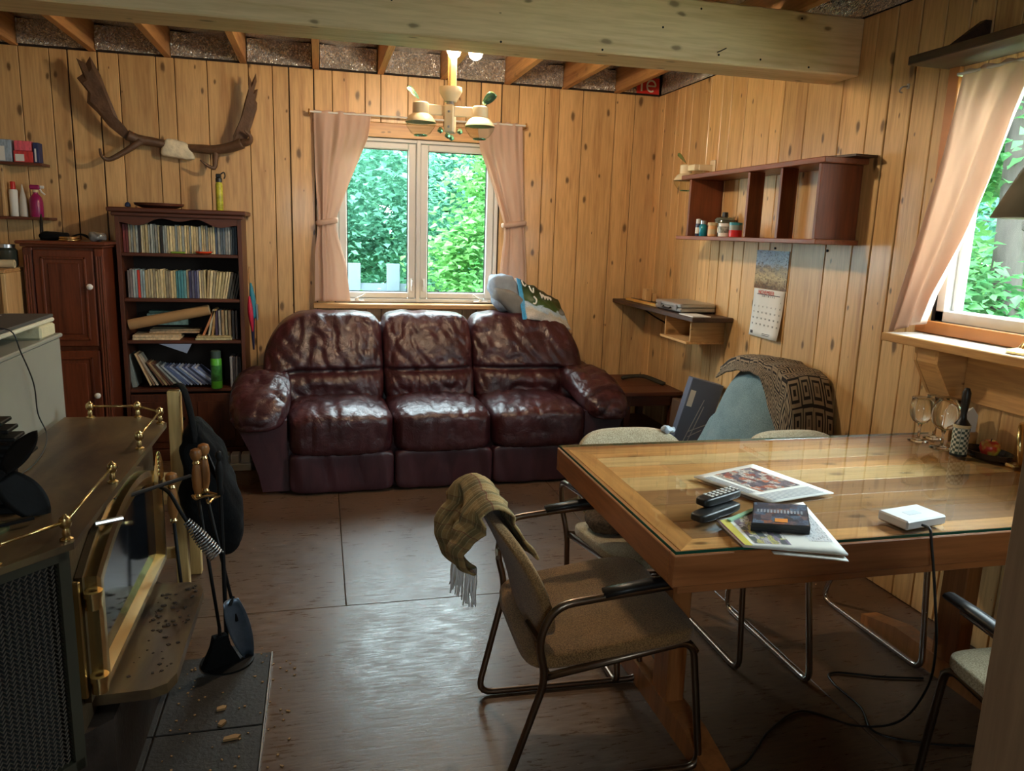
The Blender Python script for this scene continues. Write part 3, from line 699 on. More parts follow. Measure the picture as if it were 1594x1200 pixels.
while x < -.51:
    w = rb.uniform(.0115, .0165); u = (x+1.11)/.6; tl = 0
    if k == 4: c = (188, 60, 48); lab = 'red spined paperback standing on the second shelf'
    elif u < .14: c = rb.choice([(150, 170, 172), (190, 196, 190), (130, 120, 118)]); lab = 'pale blue grey paperback at the left end of the second shelf'
    elif .44 < u < .52: c = rb.choice([(70, 130, 140), (96, 150, 156)]); lab = 'teal paperback in the middle of the second shelf row'
    elif .56 < u < .66: c = rb.choice([(60, 62, 96), (110, 112, 136)]); lab = 'dark blue paperback right of the middle on the second shelf'
    elif u > .92: c = (66, 66, 62); lab = 'dark leaning paperback at the right end of the second shelf'
    else: c = rb.choice(CREAM); lab = 'cream paperback in the row on the second shelf'
    if u > .72: tl = R(4+10*(u-.72)/.28)
    book(x, SH[1]+.0005+ (math.sin(tl)*0), w-.002, rb.uniform(.160, .172), .105, c, lab, 'paperbacks on the second shelf', tl, 5.03+rb.uniform(0, .006)); x += w/math.cos(tl) if tl else w; k += 1
# third shelf
book(-.716, SH[2]+.012, .013, .185, .12, (176, 116, 76), 'tan book leaning beside the standing books on the third shelf', 'books on the third shelf', R(24))
book(-.682, SH[2]+.001, .012, .19, .12, (190, 180, 150), 'pale slim book leaning on the third shelf', 'books on the third shelf', R(12))
book(-.660, SH[2]+.001, .014, .19, .12, (168, 132, 84), 'ochre book leaning on the third shelf', 'books on the third shelf', R(8))
x = -.632
for i, (w, c, lab) in enumerate(((.014, (78, 62, 86), 'purple spined book standing on the third shelf'), (.012, (150, 146, 140), 'grey book standing beside the purple one on the third shelf'), (.015, (150, 128, 96), 'tan grey book standing on the third shelf'), (.012, (176, 164, 130), 'cream book standing on the third shelf'), (.015, (140, 118, 92), 'brown grey book standing on the third shelf'), (.014, (44, 42, 44), 'black book at the right end of the third shelf'), (.012, (70, 68, 72), 'charcoal book at the right end of the third shelf'))):
    book(x, SH[2]+.001, w, .178, .12, c, lab, 'books on the third shelf'); x += w+.006
def flat(x0, x1, y0, y1, z, h, c, name, lab, cat, rz=0, mt=None, rx=0, ry=0):
    o = G().box(-(x1-x0)/2, (x1-x0)/2, -(y1-y0)/2, (y1-y0)/2, 0, h, .002).build(name, mt or bookmat(c), base=(0, 0, 0)); o.location = ((x0+x1)/2, (y0+y1)/2, z); o.rotation_euler = (rx, ry, rz); return tag(o, lab, cat)
flat(-1.10, -.835, 5.0, 5.17, SH[2]+.0005, .014, (206, 184, 146), 'notepad', 'cream notepad lying lowest at the left of the third shelf', 'notepad')
flat(-1.10, -.84, 5.0, 5.17, SH[2]+.015, .016, (196, 172, 136), 'notepad', 'tan notepad lying on top of the cream one', 'notepad', .03)
flat(-1.02, -.73, 5.08, 5.2, SH[2]+.0325, .011, (206, 176, 140), 'magazine', 'peach coloured magazine lying across the notepads', 'magazine', -.02)
flat(-1.02, -.73, 5.1, 5.22, SH[2]+.0445, .009, (190, 170, 136), 'magazine', 'tan thin magazine on the peach one', 'magazine', .02)
flat(-1.05, -.81, 5.19, 5.285, SH[2]+.07, .07, (150, 176, 164), 'paper_pack', 'pale green pack of papers at the back of the third shelf', 'papers', 0)
flat(-1.04, -.82, 5.20, 5.285, SH[2]+.1405, .016, (86, 116, 104), 'folder', 'dark green folder on top of the paper pack', 'folder', 0)
flat(-.745, -.535, 4.992, 5.1, SH[2]+.0005, .013, (206, 196, 150), 'booklet', 'cream booklet lying at the right of the third shelf', 'booklet')
flat(-.74, -.54, 4.995, 5.1, SH[2]+.0145, .011, (190, 172, 124), 'booklet', 'tan booklet lying on the cream one at right', 'booklet', .04)
t = thing('cardboard_tube', 'long kraft cardboard tube lying slanted across the third shelf', 'tube', (-1.12, 5.05, SH[2]+.05))
d = Vector((.453, .02, .092)); p0 = Vector((-1.118, 5.03, .842))
G().cyl(p0, p0+d, .032, .032, 18).build('tube_body', MT['kraft'], t, 'auto'); G().cyl(p0+d*.999, p0+d*1.008, .028, .028, 16).build('end_cap', MT['oldpaper'], t, 'auto')
o = G().prism([(0, 0), (.185, 0), (.155, -.058)], 0, .0015, 'Y').build('paper_sheet', mat('blue_white_paper', sr(150, 166, 196), .7), base=(0, 0, 0)); o.location = (-.95, 4.985, SH[2]-.0205); tag(o, 'blue white paper corner hanging below the third shelf', 'paper')
# fourth shelf
book(-1.122, SH[3]+.004, .026, .27, .16, (120, 128, 124), 'tall grey binder leaning at the left of the lowest shelf', 'leaning books on the lowest shelf', R(-9))
PAL = [(196, 170, 130), (150, 120, 92), (190, 180, 160), (120, 84, 60), (170, 150, 110), (130, 90, 66), (96, 70, 60), (150, 156, 150), (90, 96, 100), (186, 196, 204), (80, 96, 130), (110, 126, 170), (170, 186, 214), (70, 80, 110), (120, 140, 180), (196, 206, 222), (90, 100, 140), (150, 160, 190), (60, 66, 90), (130, 146, 186), (190, 200, 220), (100, 112, 150)]
for i, c in enumerate(PAL):
    tl = -R(interp([(0, 22), (4, 34), (10, 46), (21, 50)], i)); hh = .215 if i < 3 else .17
    lab = ('tan leaning book near the left of the lowest shelf' if i < 8 else 'blue white leaning booklet in the slanting row on the lowest shelf')
    xx = -1.075+i*.0185+ (0 if i < 3 else .015)
    book(xx-hh*math.sin(-tl)*0+.055, SH[3]+.014, .011, hh, .12, c, lab, 'leaning books on the lowest shelf', tl, 5.02+.002*(i % 3))
for i, (x, c, lab) in enumerate(((-.555, (150, 150, 156), 'pale grey case standing at the right of the lowest shelf'), (-.538, (70, 66, 72), 'dark case standing at the right of the lowest shelf'), (-.521, (120, 112, 116), 'grey case standing at the far right of the lowest shelf'), (-.504, (60, 44, 44), 'dark brown case against the right side of the lowest shelf'))):
    book(x, SH[3]+.001, .0145, .19, .13, c, lab, 'cases on the lowest shelf')
def can(name, x, y, z, r, h, m, capm, lab, cat, cap_h=.03, cap_r=.8, label=None):
    t = thing(name, lab, cat, (x, y, z))
    G().lathe([(r*.92, 0), (r, .004), (r, h-cap_h-.01), (r*.85, h-cap_h)], 20, at=(x, y, z)).build('body', m, t, 'auto')
    G().lathe([(r*cap_r, h-cap_h-.002), (r*cap_r, h-.004), (r*cap_r*.85, h)], 18, at=(x, y, z)).build('cap', capm, t, 'auto')
    if label: G().lathe([(r*1.015, h*.2), (r*1.015, h*.62)], 20, at=(x, y, z)).build('label_band', label, t, 'auto')
    return t
can('spray_can', -.632, 4.998, SH[3]+.001, .033, .235, mat('lime_green_can', sr(96, 190, 60), .35, 0, .15, 30), mat('dark_cap', sr(70, 90, 84), .4), 'lime green spray can standing on the lowest bookcase shelf', 'spray can', .045, .9, mat('green_label', sr(60, 128, 56), .4, 0, .5, 40))
o = G().lathe([(.03, 0), (.046, .008), (.048, .016), (.03, .014), (0, .012)], 20, at=(-.675, 5.012, SH[0]+.001)).build('small_dish', mat('orange_red_plastic', sr(228, 72, 34), .35), sm='auto'); tag(o, 'orange red plastic dish in front of the top shelf books', 'dish')
o = G().box(-.86, -.78, 5.0, 5.024, SH[0]+.0005, SH[0]+.012, .004).build('small_case', mat('lime_plastic', sr(130, 160, 60), .4)); tag(o, 'small lime green case in front of the top shelf books', 'case')
# on top of the bookcase
t = thing('tray', 'dark flat tray with trinkets on top of the bookcase', 'tray', (-.93, 5.12, 1.533))
G().lathe([(.09, 0), (.135, .016), (.14, .03), (.13, .03), (.085, .012), (0, .01)], 24, at=(-.93, 5.12, 1.533)).build('dish', MT['walnut_x'], t, 'auto')
for k in range(5): G().lathe([(0, 0), (.014, .004), (.013, .012), (0, .018)], 8, at=(-.97+.022*k, 5.1+.012*(k % 2), 1.548)).build('trinket', MT['steel'] if k % 2 else MT['oldpaper'], t, 'auto')
o = G().lathe([(0, 0), (.018, .004), (.016, .02), (.007, .03), (0, .032)], 12, at=(-1.1, 5.1, 1.533)).build('bottle_stopper', mat('navy_plastic', sr(40, 56, 90), .4), sm='auto'); tag(o, 'small navy blue stopper at the left end of the bookcase top', 'stopper')
t = thing('spray_canister', 'yellow green spray canister with black trigger on top of the bookcase', 'spray can', (-.585, 5.1, 1.533))
G().lathe([(.019, 0), (.021, .004), (.021, .155), (.013, .17)], 18, at=(-.585, 5.1, 1.533)).build('body', mat('yellow_green_can', sr(178, 178, 54), .4, 0, .4, 35), t, 'auto')
g = G(); g.lathe([(.019, .168), (.019, .19), (.012, .2)], 14, at=(-.585, 5.1, 1.533)); g.box(-.6, -.57, 5.078, 5.122, 1.725, 1.75, .005); g.tube(spline([(-.573, 5.1, 1.748), (-.555, 5.1, 1.76), (-.548, 5.1, 1.74), (-.555, 5.1, 1.722)], 4), .004, 6)
g.build('trigger', MT['blackplastic'], t)
# strap hanging beside bookcase
t = thing('folded_umbrella', 'red teal and blue folded umbrella hanging beside the bookcase', 'umbrella', (-.41, 5.06, .68))
G().tube(spline([(-.425, 5.08, 1.2), (-.43, 5.08, 1.14), (-.42, 5.08, 1.06)], 5), .005, 6).build('cord', MT['kraft'], t)
G().tube(spline([(-.42, 5.08, 1.10), (-.412, 5.08, 1.0), (-.405, 5.08, .88)], 5), [.007, .011, .016, .02, .024, .027, .028, .028, .026, .024, .02], 8, flat=.7).build('teal_fold', mat('teal_nylon', sr(36, 126, 150), .5), t, True)
G().tube(spline([(-.428, 5.05, 1.02), (-.424, 5.045, .92), (-.414, 5.042, .80)], 5), [.007, .012, .018, .023, .026, .027, .026, .023, .018, .013, .008], 8, flat=.6).build('red_fold', mat('magenta_red_nylon', sr(186, 30, 62), .5), t, True)
G().tube(spline([(-.412, 5.08, .92), (-.416, 5.08, .8), (-.414, 5.08, .68)], 5), [.022, .022, .022, .021, .02, .018, .016, .014, .012, .01, .008], 8, flat=.6).build('navy_fold', mat('navy_nylon', sr(44, 52, 96), .5), t, True)
G().tube([(-.385, 5.06, .97), (-.384, 5.06, .87)], .007, 6).build('chrome_tip', MT['steel'], t)
# ------------------------------------------------------------------ red wood cabinet
cb = thing('cabinet', 'tall cherry wood cabinet with fluted corners and white knobs beside the bookcase', 'cabinet', (-1.37, 5.0, 0))
cx0, cx1, cy0, cy1 = -1.575, -1.168, 4.77, 5.28
G().box(cx0+.01, cx1-.01, cy0+.02, cy1, .0, 1.3, .003).build('body', MT['cherry_v'], cb)
g = G(); g.box(cx0-.025, cx1+.02, cy0-.025, cy1, 1.315, 1.333, .006); g.box(cx0-.008, cx1+.004, cy0-.006, cy1, 1.3, 1.316, .005); g.build('top', MT['cherry_x'], cb)
for xa in (cx0+.0, cx1-.052):
    pl = G().box(xa+.002, xa+.05, cy0, cy0+.022, .06, 1.298, .004).build('pilaster', MT['cherry_v'], cb)
    for k in range(3): G().cyl((xa+.013+.013*k, cy0, .1), (xa+.013+.013*k, cy0, 1.255), .0055, None, 8).build('flute', MT['cherry_v'], pl, 'auto')
for za, zb, kz in ((.75, 1.285, 1.088), (.08, .725, .47)):
    d = G().box(cx0+.054, cx1-.056, cy0-.006, cy0+.018, za, zb, .005).build('door', MT['cherry_v'], cb)
    g = G(); a, b = cx0+.054, cx1-.056
    for q in ((a+.035, a+.05, za+.035, zb-.035), (b-.05, b-.035, za+.035, zb-.035), (a+.035, b-.035, za+.035, za+.05), (a+.035, b-.035, zb-.05, zb-.035)): g.box(q[0], q[1], cy0-.014, cy0-.005, q[2], q[3], .004)
    g.build('moulding', MT['cherry_v'], d)
    G().box(a+.07, b-.07, cy0-.012, cy0-.005, za+.07, zb-.07, .006).build('raised_panel', MT['cherry_v'], d)
    G().lathe([(.007, 0), (.007, .012), (.016, .02), (.017, .028), (.010, .036), (0, .038)], 14, TR((b-.018, cy0-.006, kz), 0, R(90))).build('knob', MT['porcelain'], d, 'auto')
g = G().box(cx0, cx1, cy0-.008, cy0+.02, 0, .06, .004).build('plinth', MT['cherry_x'], cb)
# on the cabinet
t = thing('brass_dish', 'pair of stacked brass rings on the cherry cabinet', 'brass dish', (-1.36, 4.86, 1.333))
for k, r in enumerate((.05, .046)): G().tube([(-1.36+r*math.cos(a*PI/12), 4.86+r*math.sin(a*PI/12), 1.339+.012*k) for a in range(24)], .006, 8, closed=True).build('ring', MT['brass'], t, True)
t = thing('belt_pouch', 'black belt and pouch heaped on the cherry cabinet', 'belt', (-1.4, 4.95, 1.333))
G().soft((-1.455, 4.93, 1.357), (.075, .05, .024), 10, 3, lambda q: q+Vector((0, 0, .006*mn.noise(q*30)))).build('pouch', MT['black_cloth'], t, True)
G().tube(spline([(-1.40, 4.93, 1.34), (-1.33, 4.96, 1.37), (-1.27, 4.93, 1.35), (-1.24, 4.95, 1.342)], 5), .012, 8, flat=.4).build('strap', MT['black_cloth'], t, True)
t = thing('knife', 'black sheathed knife standing against the wall on the cherry cabinet', 'knife', (-1.545, 5.0, 1.333))
G().tube([(-1.542, 5.0, 1.333), (-1.545, 5.02, 1.38), (-1.552, 5.05, 1.44), (-1.556, 5.07, 1.475)], [.016, .018, .016, .006], 8, flat=.5).build('sheath', MT['blackplastic'], t, True)
G().tube([(-1.535, 4.995, 1.336), (-1.49, 4.97, 1.338)], .008, 8).build('handle', MT['blackplastic'], t, True)
o = G().soft((-1.225, 4.9, 1.36), (.045, .05, .026), 10, 2.5, lambda q: q+Vector((0, 0, .012*mn.noise(q*35)))).build('plastic_wrap', mat('grey_film', sr(130, 130, 128), .2, .3, .4, 40), sm=True); tag(o, 'crumpled grey plastic wrap at the right end of the cherry cabinet', 'wrap')
# ------------------------------------------------------------------ pine crate and things at the left edge
pc = thing('pine_crate', 'upright pine board box standing left of the cherry cabinet', 'crate', (-1.8, 4.75, 0))
for a, b in ((-1.615, -1.595), (-2.02, -2.0)): G().box(a, b, 4.56, 4.9, 0, 1.165, .002).build('side_board', MT['pine_v'], pc)
G().box(-2.02, -1.595, 4.56, 4.9, 1.166, 1.186, .002).build('top_board', MT['pine_x'], pc); G().box(-2.0, -1.615, 4.88, 4.9, 0, 1.165).build('back_board', MT['pine_v'], pc)
G().box(-2.0, -1.615, 4.58, 4.88, .85, .868).build('shelf_board', MT['pine_x'], pc)
o = G().lathe([(.012, 0), (.022, 0), (.022, .2), (.012, .2), (.012, 0)], 16, TR((-1.79, 4.7, 1.209), 0, 0, R(90))).build('paper_roll', MT['oldpaper'], sm='auto'); tag(o, 'small cream paper roll lying on the pine crate', 'paper roll')
t = thing('glass_jar', 'dark glass jar standing on the pine crate', 'jar', (-1.66, 4.8, 1.187))
G().lathe([(.05, 0), (.055, .01), (.055, .09), (.042, .105)], 18, at=(-1.66, 4.8, 1.187)).build('body', mat('smoky_glass', sr(50, 54, 48), .15, 0, .3), t, 'auto'); G().lathe([(.045, .104), (.045, .122), (0, .124)], 18, at=(-1.66, 4.8, 1.187)).build('lid', MT['steel'], t, 'auto')
# left wall shelf
ls = thing('wall_shelf', 'small two tier pine shelf on the back wall at the left edge', 'shelf', (-1.75, 5.26, 1.44))
for z in (1.442, 1.752): G().box(-2.0, -1.545 if z < 1.5 else -1.56, 5.17, YB-.014, z, z+.016, .002).build('shelf_board', MT['mahog_x'], ls)
G().box(-1.79, -1.774, 5.19, YB-.014, 1.459, 1.751, .002).build('upright', MT['pine_v'], ls); G().box(-2.0, -1.984, 5.19, YB-.014, 1.459, 1.751, .002).build('upright', MT['pine_v'], ls)
for x, w, h, c, lab in ((-1.80, .075, .125, (150, 166, 180), 'pale blue and black box on the upper left wall shelf'), (-1.715, .10, .065, (196, 60, 60), 'red and white box lying on the upper left wall shelf'), (-1.612, .03, .115, (44, 52, 96), 'navy box at the right end of the upper left wall shelf')):
    t = thing('box', lab, 'box', (x+w/2, 5.24, 1.768)); G().box(x, x+w, 5.205, 5.275, 1.7685, 1.7685+h, .002).build('carton', bookmat(c), t)
    G().box(x+.008, x+w*.55, 5.2042, 5.205, 1.775, 1.7685+h*.7).build('label_patch', MT['paper'], t)
o = G().box(-1.71, -1.62, 5.21, 5.27, 1.835, 1.89, .002).build('box', bookmat((206, 90, 104))); tag(o, 'pink red box standing on the red and white box', 'box')
can('caulk_tube', -1.742, 5.23, 1.459, .023, .2, MT['paper'], mat('red_cap', sr(196, 40, 40), .4), 'white tube with a red cap on the lower left wall shelf', 'tube', .045, .6)
o = G().lathe([(.021, 0), (.022, .03), (.018, .1), (.009, .15), (.003, .185), (0, .187)], 14, at=(-1.694, 5.23, 1.459)).build('cone_tube', mat('white_grey_plastic', sr(196, 190, 176), .5), sm='auto'); tag(o, 'tapering white tube beside the red capped tube', 'tube')
t = thing('spray_bottle', 'magenta spray bottle with white trigger on the lower left wall shelf', 'spray bottle', (-1.625, 5.23, 1.459)); mg = mat('magenta_plastic', sr(150, 26, 88), .35)
G().lathe([(.034, 0), (.036, .006), (.036, .09), (.03, .115), (.013, .135), (.013, .145)], 18, at=(-1.625, 5.23, 1.459)).build('body', mg, t, 'auto')
G().lathe([(.016, .143), (.016, .158)], 14, at=(-1.625, 5.23, 1.459)).build('collar', MT['oldpaper'], t, 'auto')
g = G(); g.box(-1.655, -1.60, 5.218, 5.242, 1.618, 1.645, .006); g.build('head', mg, t); g = G(); g.box(-1.60, -1.578, 5.222, 5.238, 1.625, 1.642, .003); g.tube([(-1.6, 5.23, 1.622), (-1.592, 5.23, 1.605), (-1.575, 5.23, 1.59)], .005, 6); g.build('trigger', MT['white'], t)
# ------------------------------------------------------------------ antlers
an = thing('antler_mount', 'brown moose antlers on a bleached skull plate above the bookcase', 'antlers', (-.84, YB-.02, 1.8))
horn = mat('brown_antler', sr(92, 66, 46), .55, 0, .3, 14, bump=.5, bs=40)
def yv(p, y): return (p[0], y, p[1])
def fnsk(q): return Vector((q.x*(1+.25*(-q.z/.05)), q.y, q.z-.14*q.x+.006*mn.noise(q*40)))
G().soft((-.835, YB-.06, 1.893), (.085, .042, .054), 14, 4.5, fnsk).build('skull_plate', mat('bleached_bone', sr(222, 210, 180), .7, 0, .2, 20, bump=.4), an, True)
def tine(pts, r0, r1, y0=YB-.07, y1=None, nm='tine'):
    y1 = y0 if y1 is None else y1; n = len(pts)
    P = spline([yv(p, lerp(y0, y1, i/(n-1))) for i, p in enumerate(pts)], 5); m = len(P)
    G().tube(P, [lerp(r0, r1, i/(m-1)) for i in range(m)], 9).build(nm, horn, an, True)
tine([(-.775, 1.905), (-.70, 1.902), (-.61, 1.90), (-.52, 1.918), (-.45, 1.945)], .023, .034, YB-.07, YB-.14, 'main_beam')
tine([(-.45, 1.945), (-.405, 1.955), (-.40, 1.985), (-.43, 2.015)], .026, .005, YB-.14, YB-.2)
tine([(-.61, 1.90), (-.613, 1.84), (-.62, 1.79), (-.655, 1.80), (-.693, 1.83)], .022, .005, YB-.10, YB-.17)
tine([(-.89, 1.915), (-.97, 1.927), (-1.05, 1.936), (-1.10, 1.955)], .024, .032, YB-.07, YB-.13, 'main_beam')
tine([(-1.03, 1.925), (-1.10, 1.868), (-1.195, 1.808), (-1.232, 1.822), (-1.238, 1.862)], .022, .006, YB-.12, YB-.2)
def palm(poly, cen, nm='palm'):
    n = len(poly); cx_ = sum(p[0] for p in poly)/n; cz_ = sum(p[1] for p in poly)/n; vs = []; fs = []
    def yy(p): return YB-.13-.05*(p[1]-1.95)/.4
    for k, (sc, th) in enumerate(((1, .0), (.72, .013))):
        for s in (-1, 1):
            vs += [(cx_+(p[0]-cx_)*sc, yy(p)+s*th+ (s*.004), cz_+(p[1]-cz_)*sc) for p in poly]
    idx = lambda ring, s, i: (ring*2+s)*n+i % n
    for s in (0, 1):
        for i in range(n):
            q = (idx(0, s, i), idx(0, s, i+1), idx(1, s, i+1), idx(1, s, i)); fs.append(q if s else q[::-1])
        f = tuple(idx(1, s, i) for i in range(n)); fs.append(f if s else f[::-1])
    for i in range(n): fs.append((idx(0, 0, i), idx(0, 0, i+1), idx(0, 1, i+1), idx(0, 1, i)))
    G().add(vs, fs).build(nm, horn, an)
palm([(-.51, 1.93), (-.502, 1.987), (-.456, 2.083), (-.424, 2.193), (-.4, 2.266), (-.394, 2.337), (-.381, 2.295), (-.355, 2.35), (-.352, 2.305), (-.368, 2.254), (-.347, 2.262), (-.363, 2.197), (-.354, 2.183), (-.357, 2.147), (-.385, 2.066), (-.408, 2.007), (-.43, 1.94)], None)
palm([(-1.06, 1.93), (-1.084, 1.965), (-1.136, 2.025), (-1.182, 2.17), (-1.212, 2.272), (-1.259, 2.371), (-1.285, 2.331), (-1.332, 2.356), (-1.307, 2.274), (-1.34, 2.25), (-1.29, 2.181), (-1.30, 2.12), (-1.25, 2.07), (-1.193, 1.996), (-1.12, 1.935)], None)
# ------------------------------------------------------------------ oil-lamp style fittings
lampglass = clear('lamp_bowl_glass', (.92, .95, .9, 1), 1.5, .02, .05)
mirror = mat('green_tinted_reflector', sr(150, 214, 186), .12, .9, .05)
def oil_lamp(parent, p, ang, s=1.0, leaf=True):
    x, y, z = p
    h = G().lathe([(.034*s, 0), (.036*s, .003), (.036*s, .045*s), (.03*s, .05*s), (0, .05*s)], 20, at=(x, y, z)).build('lamp_holder', MT['cream'], parent, 'auto')
    G().lathe([(.034*s, .002), (.05*s, -.008*s), (.066*s, -.03*s), (.068*s, -.036*s)], 24, at=(x, y, z)).build('bowl_top', MT['cream'], parent, 'auto')
    G().lathe([(.068*s, -.036*s), (.062*s, -.056*s), (.042*s, -.083*s), (.028*s, -.09*s), (.0, -.09*s)], 24, at=(x, y, z)).build('glass_bowl', lampglass, parent, 'auto')
    G().tube([(x+.028*s*math.cos(k*PI/10), y+.028*s*math.sin(k*PI/10), z-.091*s) for k in range(20)], .003, 6, closed=True).build('bowl_rim', mirror, parent, True)
    if leaf:
        d = Vector((math.cos(ang), math.sin(ang), 0)); q = Vector((x, y, z+.05*s)); a = q+d*.010*s+Vector((0, 0, .016*s)); b = q+d*.075*s+Vector((0, 0, .046*s))
        w = d.cross(Vector((0, 0, 1)))*.55+Vector((0, 0, .83))
        def lf(u, v):
            c = a*(1-u)+b*u+Vector((0, 0, .008*math.sin(u*PI))); ww = .027*s*math.sin(min(1, u*.96+.04)*PI)**.7
            return c+w*(ww*(2*v-1))+Vector((0, 0, -.004*(1-(2*v-1)**2)))
        G().grid(lf, 10, 6).build('reflector_leaf', mirror, parent, True, solid=.0015)
        G().tube([q-Vector((0, 0, .004)), a], .002, 5).build('leaf_stem', MT['brass'], parent)
cx_, cy_ = .580, 3.60
ch = thing('chandelier', 'four armed cream chandelier of oil lamp bowls hanging behind the beam', 'chandelier', (cx_, cy_, 1.87))
G().box(cx_-.004, cx_+.024, cy_-.012, cy_+.016, 2.085, ZC+.0, .002).build('wooden_stem', MT['pine_v'], ch)
G().tube([(cx_-.012, cy_-.006, ZC), (cx_-.012, cy_-.006, 2.08)], .004, 8).build('brass_rod', MT['brass'], ch)
G().lathe([(.012, .028), (.05, .026), (.052, .008), (.046, -.004), (.032, -.026), (.028, -.036)], 24, at=(cx_, cy_, 2.06)).build('canopy', MT['cream'], ch, 'auto')
G().lathe([(.016, 0), (.018, .01), (.018, .14), (.014, .16)], 16, at=(cx_, cy_, 1.895)).build('column', MT['steel'], ch, 'auto')
for k, a in enumerate((R(186), R(-2), R(248), R(72))):
    d = Vector((math.cos(a), math.sin(a), 0)); L = .135 if k < 2 else .11; c0 = Vector((cx_, cy_, 1.985 if k < 2 else 1.95))
    M_ = TR(tuple(c0), a)
    if k < 2:
        G().box(.016, L-.03, -.006, .006, -.022, .022, .003, M_).build('arm', MT['cream'], ch)
        oil_lamp(ch, tuple(c0+d*L-Vector((0, 0, .022))), a+(.4 if k == 0 else -.3), 1.0)
    else:
        G().box(.016, .032, -.022, .022, -.06, .06, .006, M_).build('back_plate', MT['cream'], ch)
        g = G()
        for zz in (-.035, .03): g.lathe([(.006, 0), (.005, .003), (0, .004)], 8, M_ @ TR((.032, 0, zz), 0, 0, R(90)))
        g.build('screw_head', MT['steel'], ch)
    G().lathe([(0, -.014), (.012, -.008), (.014, 0), (.006, .012), (0, .014)], 8, at=tuple(c0+d*.045-Vector((0, 0, .085 if k < 2 else .075)))).build('glass_drop', mirror, ch)
# twin ceiling bulbs
cl = thing('ceiling_light', 'twin bare bulbs glowing on the ceiling behind the beam', 'light', (.64, 3.60, 2.2))
G().box(.55, .725, 3.575, 3.625, 2.405, ZC+.001, .006).build('base_plate', MT['white'], cl)
bulbm = emit('glowing_bulb', (1, .80, .56, 1), BULB)
for x in (.592, .690):
    G().lathe([(.018, 0), (.018, .115), (.022, .118)], 14, at=(x, 3.6, 2.287)).build('socket', MT['white'], cl, 'auto')
    G().lathe([(0, -.034), (.014, -.031), (.026, -.02), (.031, -.004), (.028, .012), (.018, .032), (.015, .044)], 18, at=(x, 3.6, 2.243)).build('bulb', bulbm, cl, True)
# ------------------------------------------------------------------ wall sconce
sc_ = thing('wall_lamp', 'cream wall lamp with oil lamp bowl beside the mahogany wall unit', 'wall lamp', (2.2, 4.6, 1.76))
G().box(XR-.026, XR-.014, 4.40, 4.46, 1.82, 1.93, .004).build('back_plate', MT['cream'], sc_)
G().box(2.235, XR-.024, 4.422, 4.438, 1.865, 1.9, .003).build('arm', MT['cream'], sc_); G().box(2.205, 2.24, 4.425, 4.52, 1.865, 1.9, .003).build('arm', MT['cream'], sc_)
oil_lamp(sc_, (2.215, 4.55, 1.85), R(200), 1.1)
# ------------------------------------------------------------------ mahogany wall unit
wu = thing('wall_unit', 'open mahogany wall unit with three compartments on the right wall', 'wall shelf', (XR-.014, 3.7, 1.44))
X0, X1 = 2.126, XR-.014
G().box(X0-.012, X1, 3.03, 4.42, 1.452, 1.474, .003).build('bottom_board', MT['mahog_y'], wu); G().box(X0-.012, X1, 3.02, 4.40, 1.80, 1.826, .003).build('top_board', MT['mahog_y'], wu)
for y in (4.30, 3.65, 3.36, 3.065): G().box(X0, X1 if y in (4.30, 3.065) else X0+.085, y-.011, y+.011, 1.4745, 1.7995, .002).build('divider', MT['mahog_v'], wu)
o = G().prism([(XR-.014, 2.97), (2.22, 2.96), (2.19, 3.1), (2.23, 3.16), (XR-.02, 3.12)], 1.8265, 1.836, 'Z').build('wood_scrap', MT['dplank']); tag(o, 'dark bark edged wood scrap on top of the wall unit', 'wood scrap')
zz = 1.4745
def bottle(name, lab, x, y, r, h, body, cap, caph, nr=.45, lm=None):
    t = thing(name, lab, 'bottle', (x, y, zz))
    G().lathe([(r*.9, 0), (r, .003), (r, h*.66), (r*nr, h*.8), (r*nr, h-caph)], 16, at=(x, y, zz)).build('body', body, t, 'auto'); G().lathe([(r*nr*1.25, h-caph), (r*nr*1.25, h-.002), (0, h)], 14, at=(x, y, zz)).build('cap', cap, t, 'auto')
    if lm: G().lathe([(r*1.02, h*.15), (r*1.02, h*.5)], 16, at=(x, y, zz)).build('label_band', lm, t, 'auto')
    return t
bottle('small_bottle', 'slim clear and black bottle at the left end of the wall unit', 2.17, 4.245, .016, .10, mat('dark_blue_glass', sr(50, 60, 90), .2), MT['white'], .03, .7, MT['paper'])
bottle('small_bottle', 'teal bottle on the left of the wall unit', 2.165, 4.175, .022, .09, mat('teal_liquid', sr(24, 128, 150), .2), MT['steel'], .03, .55)
bottle('spice_bottle', 'peach coloured spice bottle beside the teal bottle', 2.165, 4.062, .025, .078, mat('peach_spice', sr(222, 170, 112), .4), MT['oldpaper'], .018, .9, MT['oldpaper'])
t = thing('mug', 'white mug with a printed picture in the wall unit', 'mug', (2.17, 3.93, zz))
G().lathe([(.034, 0), (.036, .004), (.036, .072), (.033, .072), (.033, .006), (0, .006)], 20, at=(2.17, 3.93, zz)).build('body', MT['porcelain'], t, 'auto')
G().tube(spline([(2.165, 3.963, zz+.058), (2.162, 3.988, zz+.05), (2.162, 3.988, zz+.024), (2.165, 3.963, zz+.016)], 4), .005, 6).build('handle', MT['porcelain'], t, True)
G().lathe([(.0363, .02), (.0363, .055)], 20, at=(2.17, 3.93, zz)).build('print_band', mat('mug_print', sr(150, 150, 140), .3, 0, .7, 60), t, 'auto')
t = thing('round_tin', 'red and teal banded tin at the right of the mug', 'tin', (2.17, 3.815, zz))
for za, zb, c in ((0, .036, (206, 36, 36)), (.036, .062, (150, 160, 156)), (.062, .076, (60, 150, 170))): G().lathe([(.035, za), (.035, zb), (0, zb)], 20, at=(2.17, 3.815, zz)).build('band', mat('tin_band', sr(*c), .35), t, 'auto')
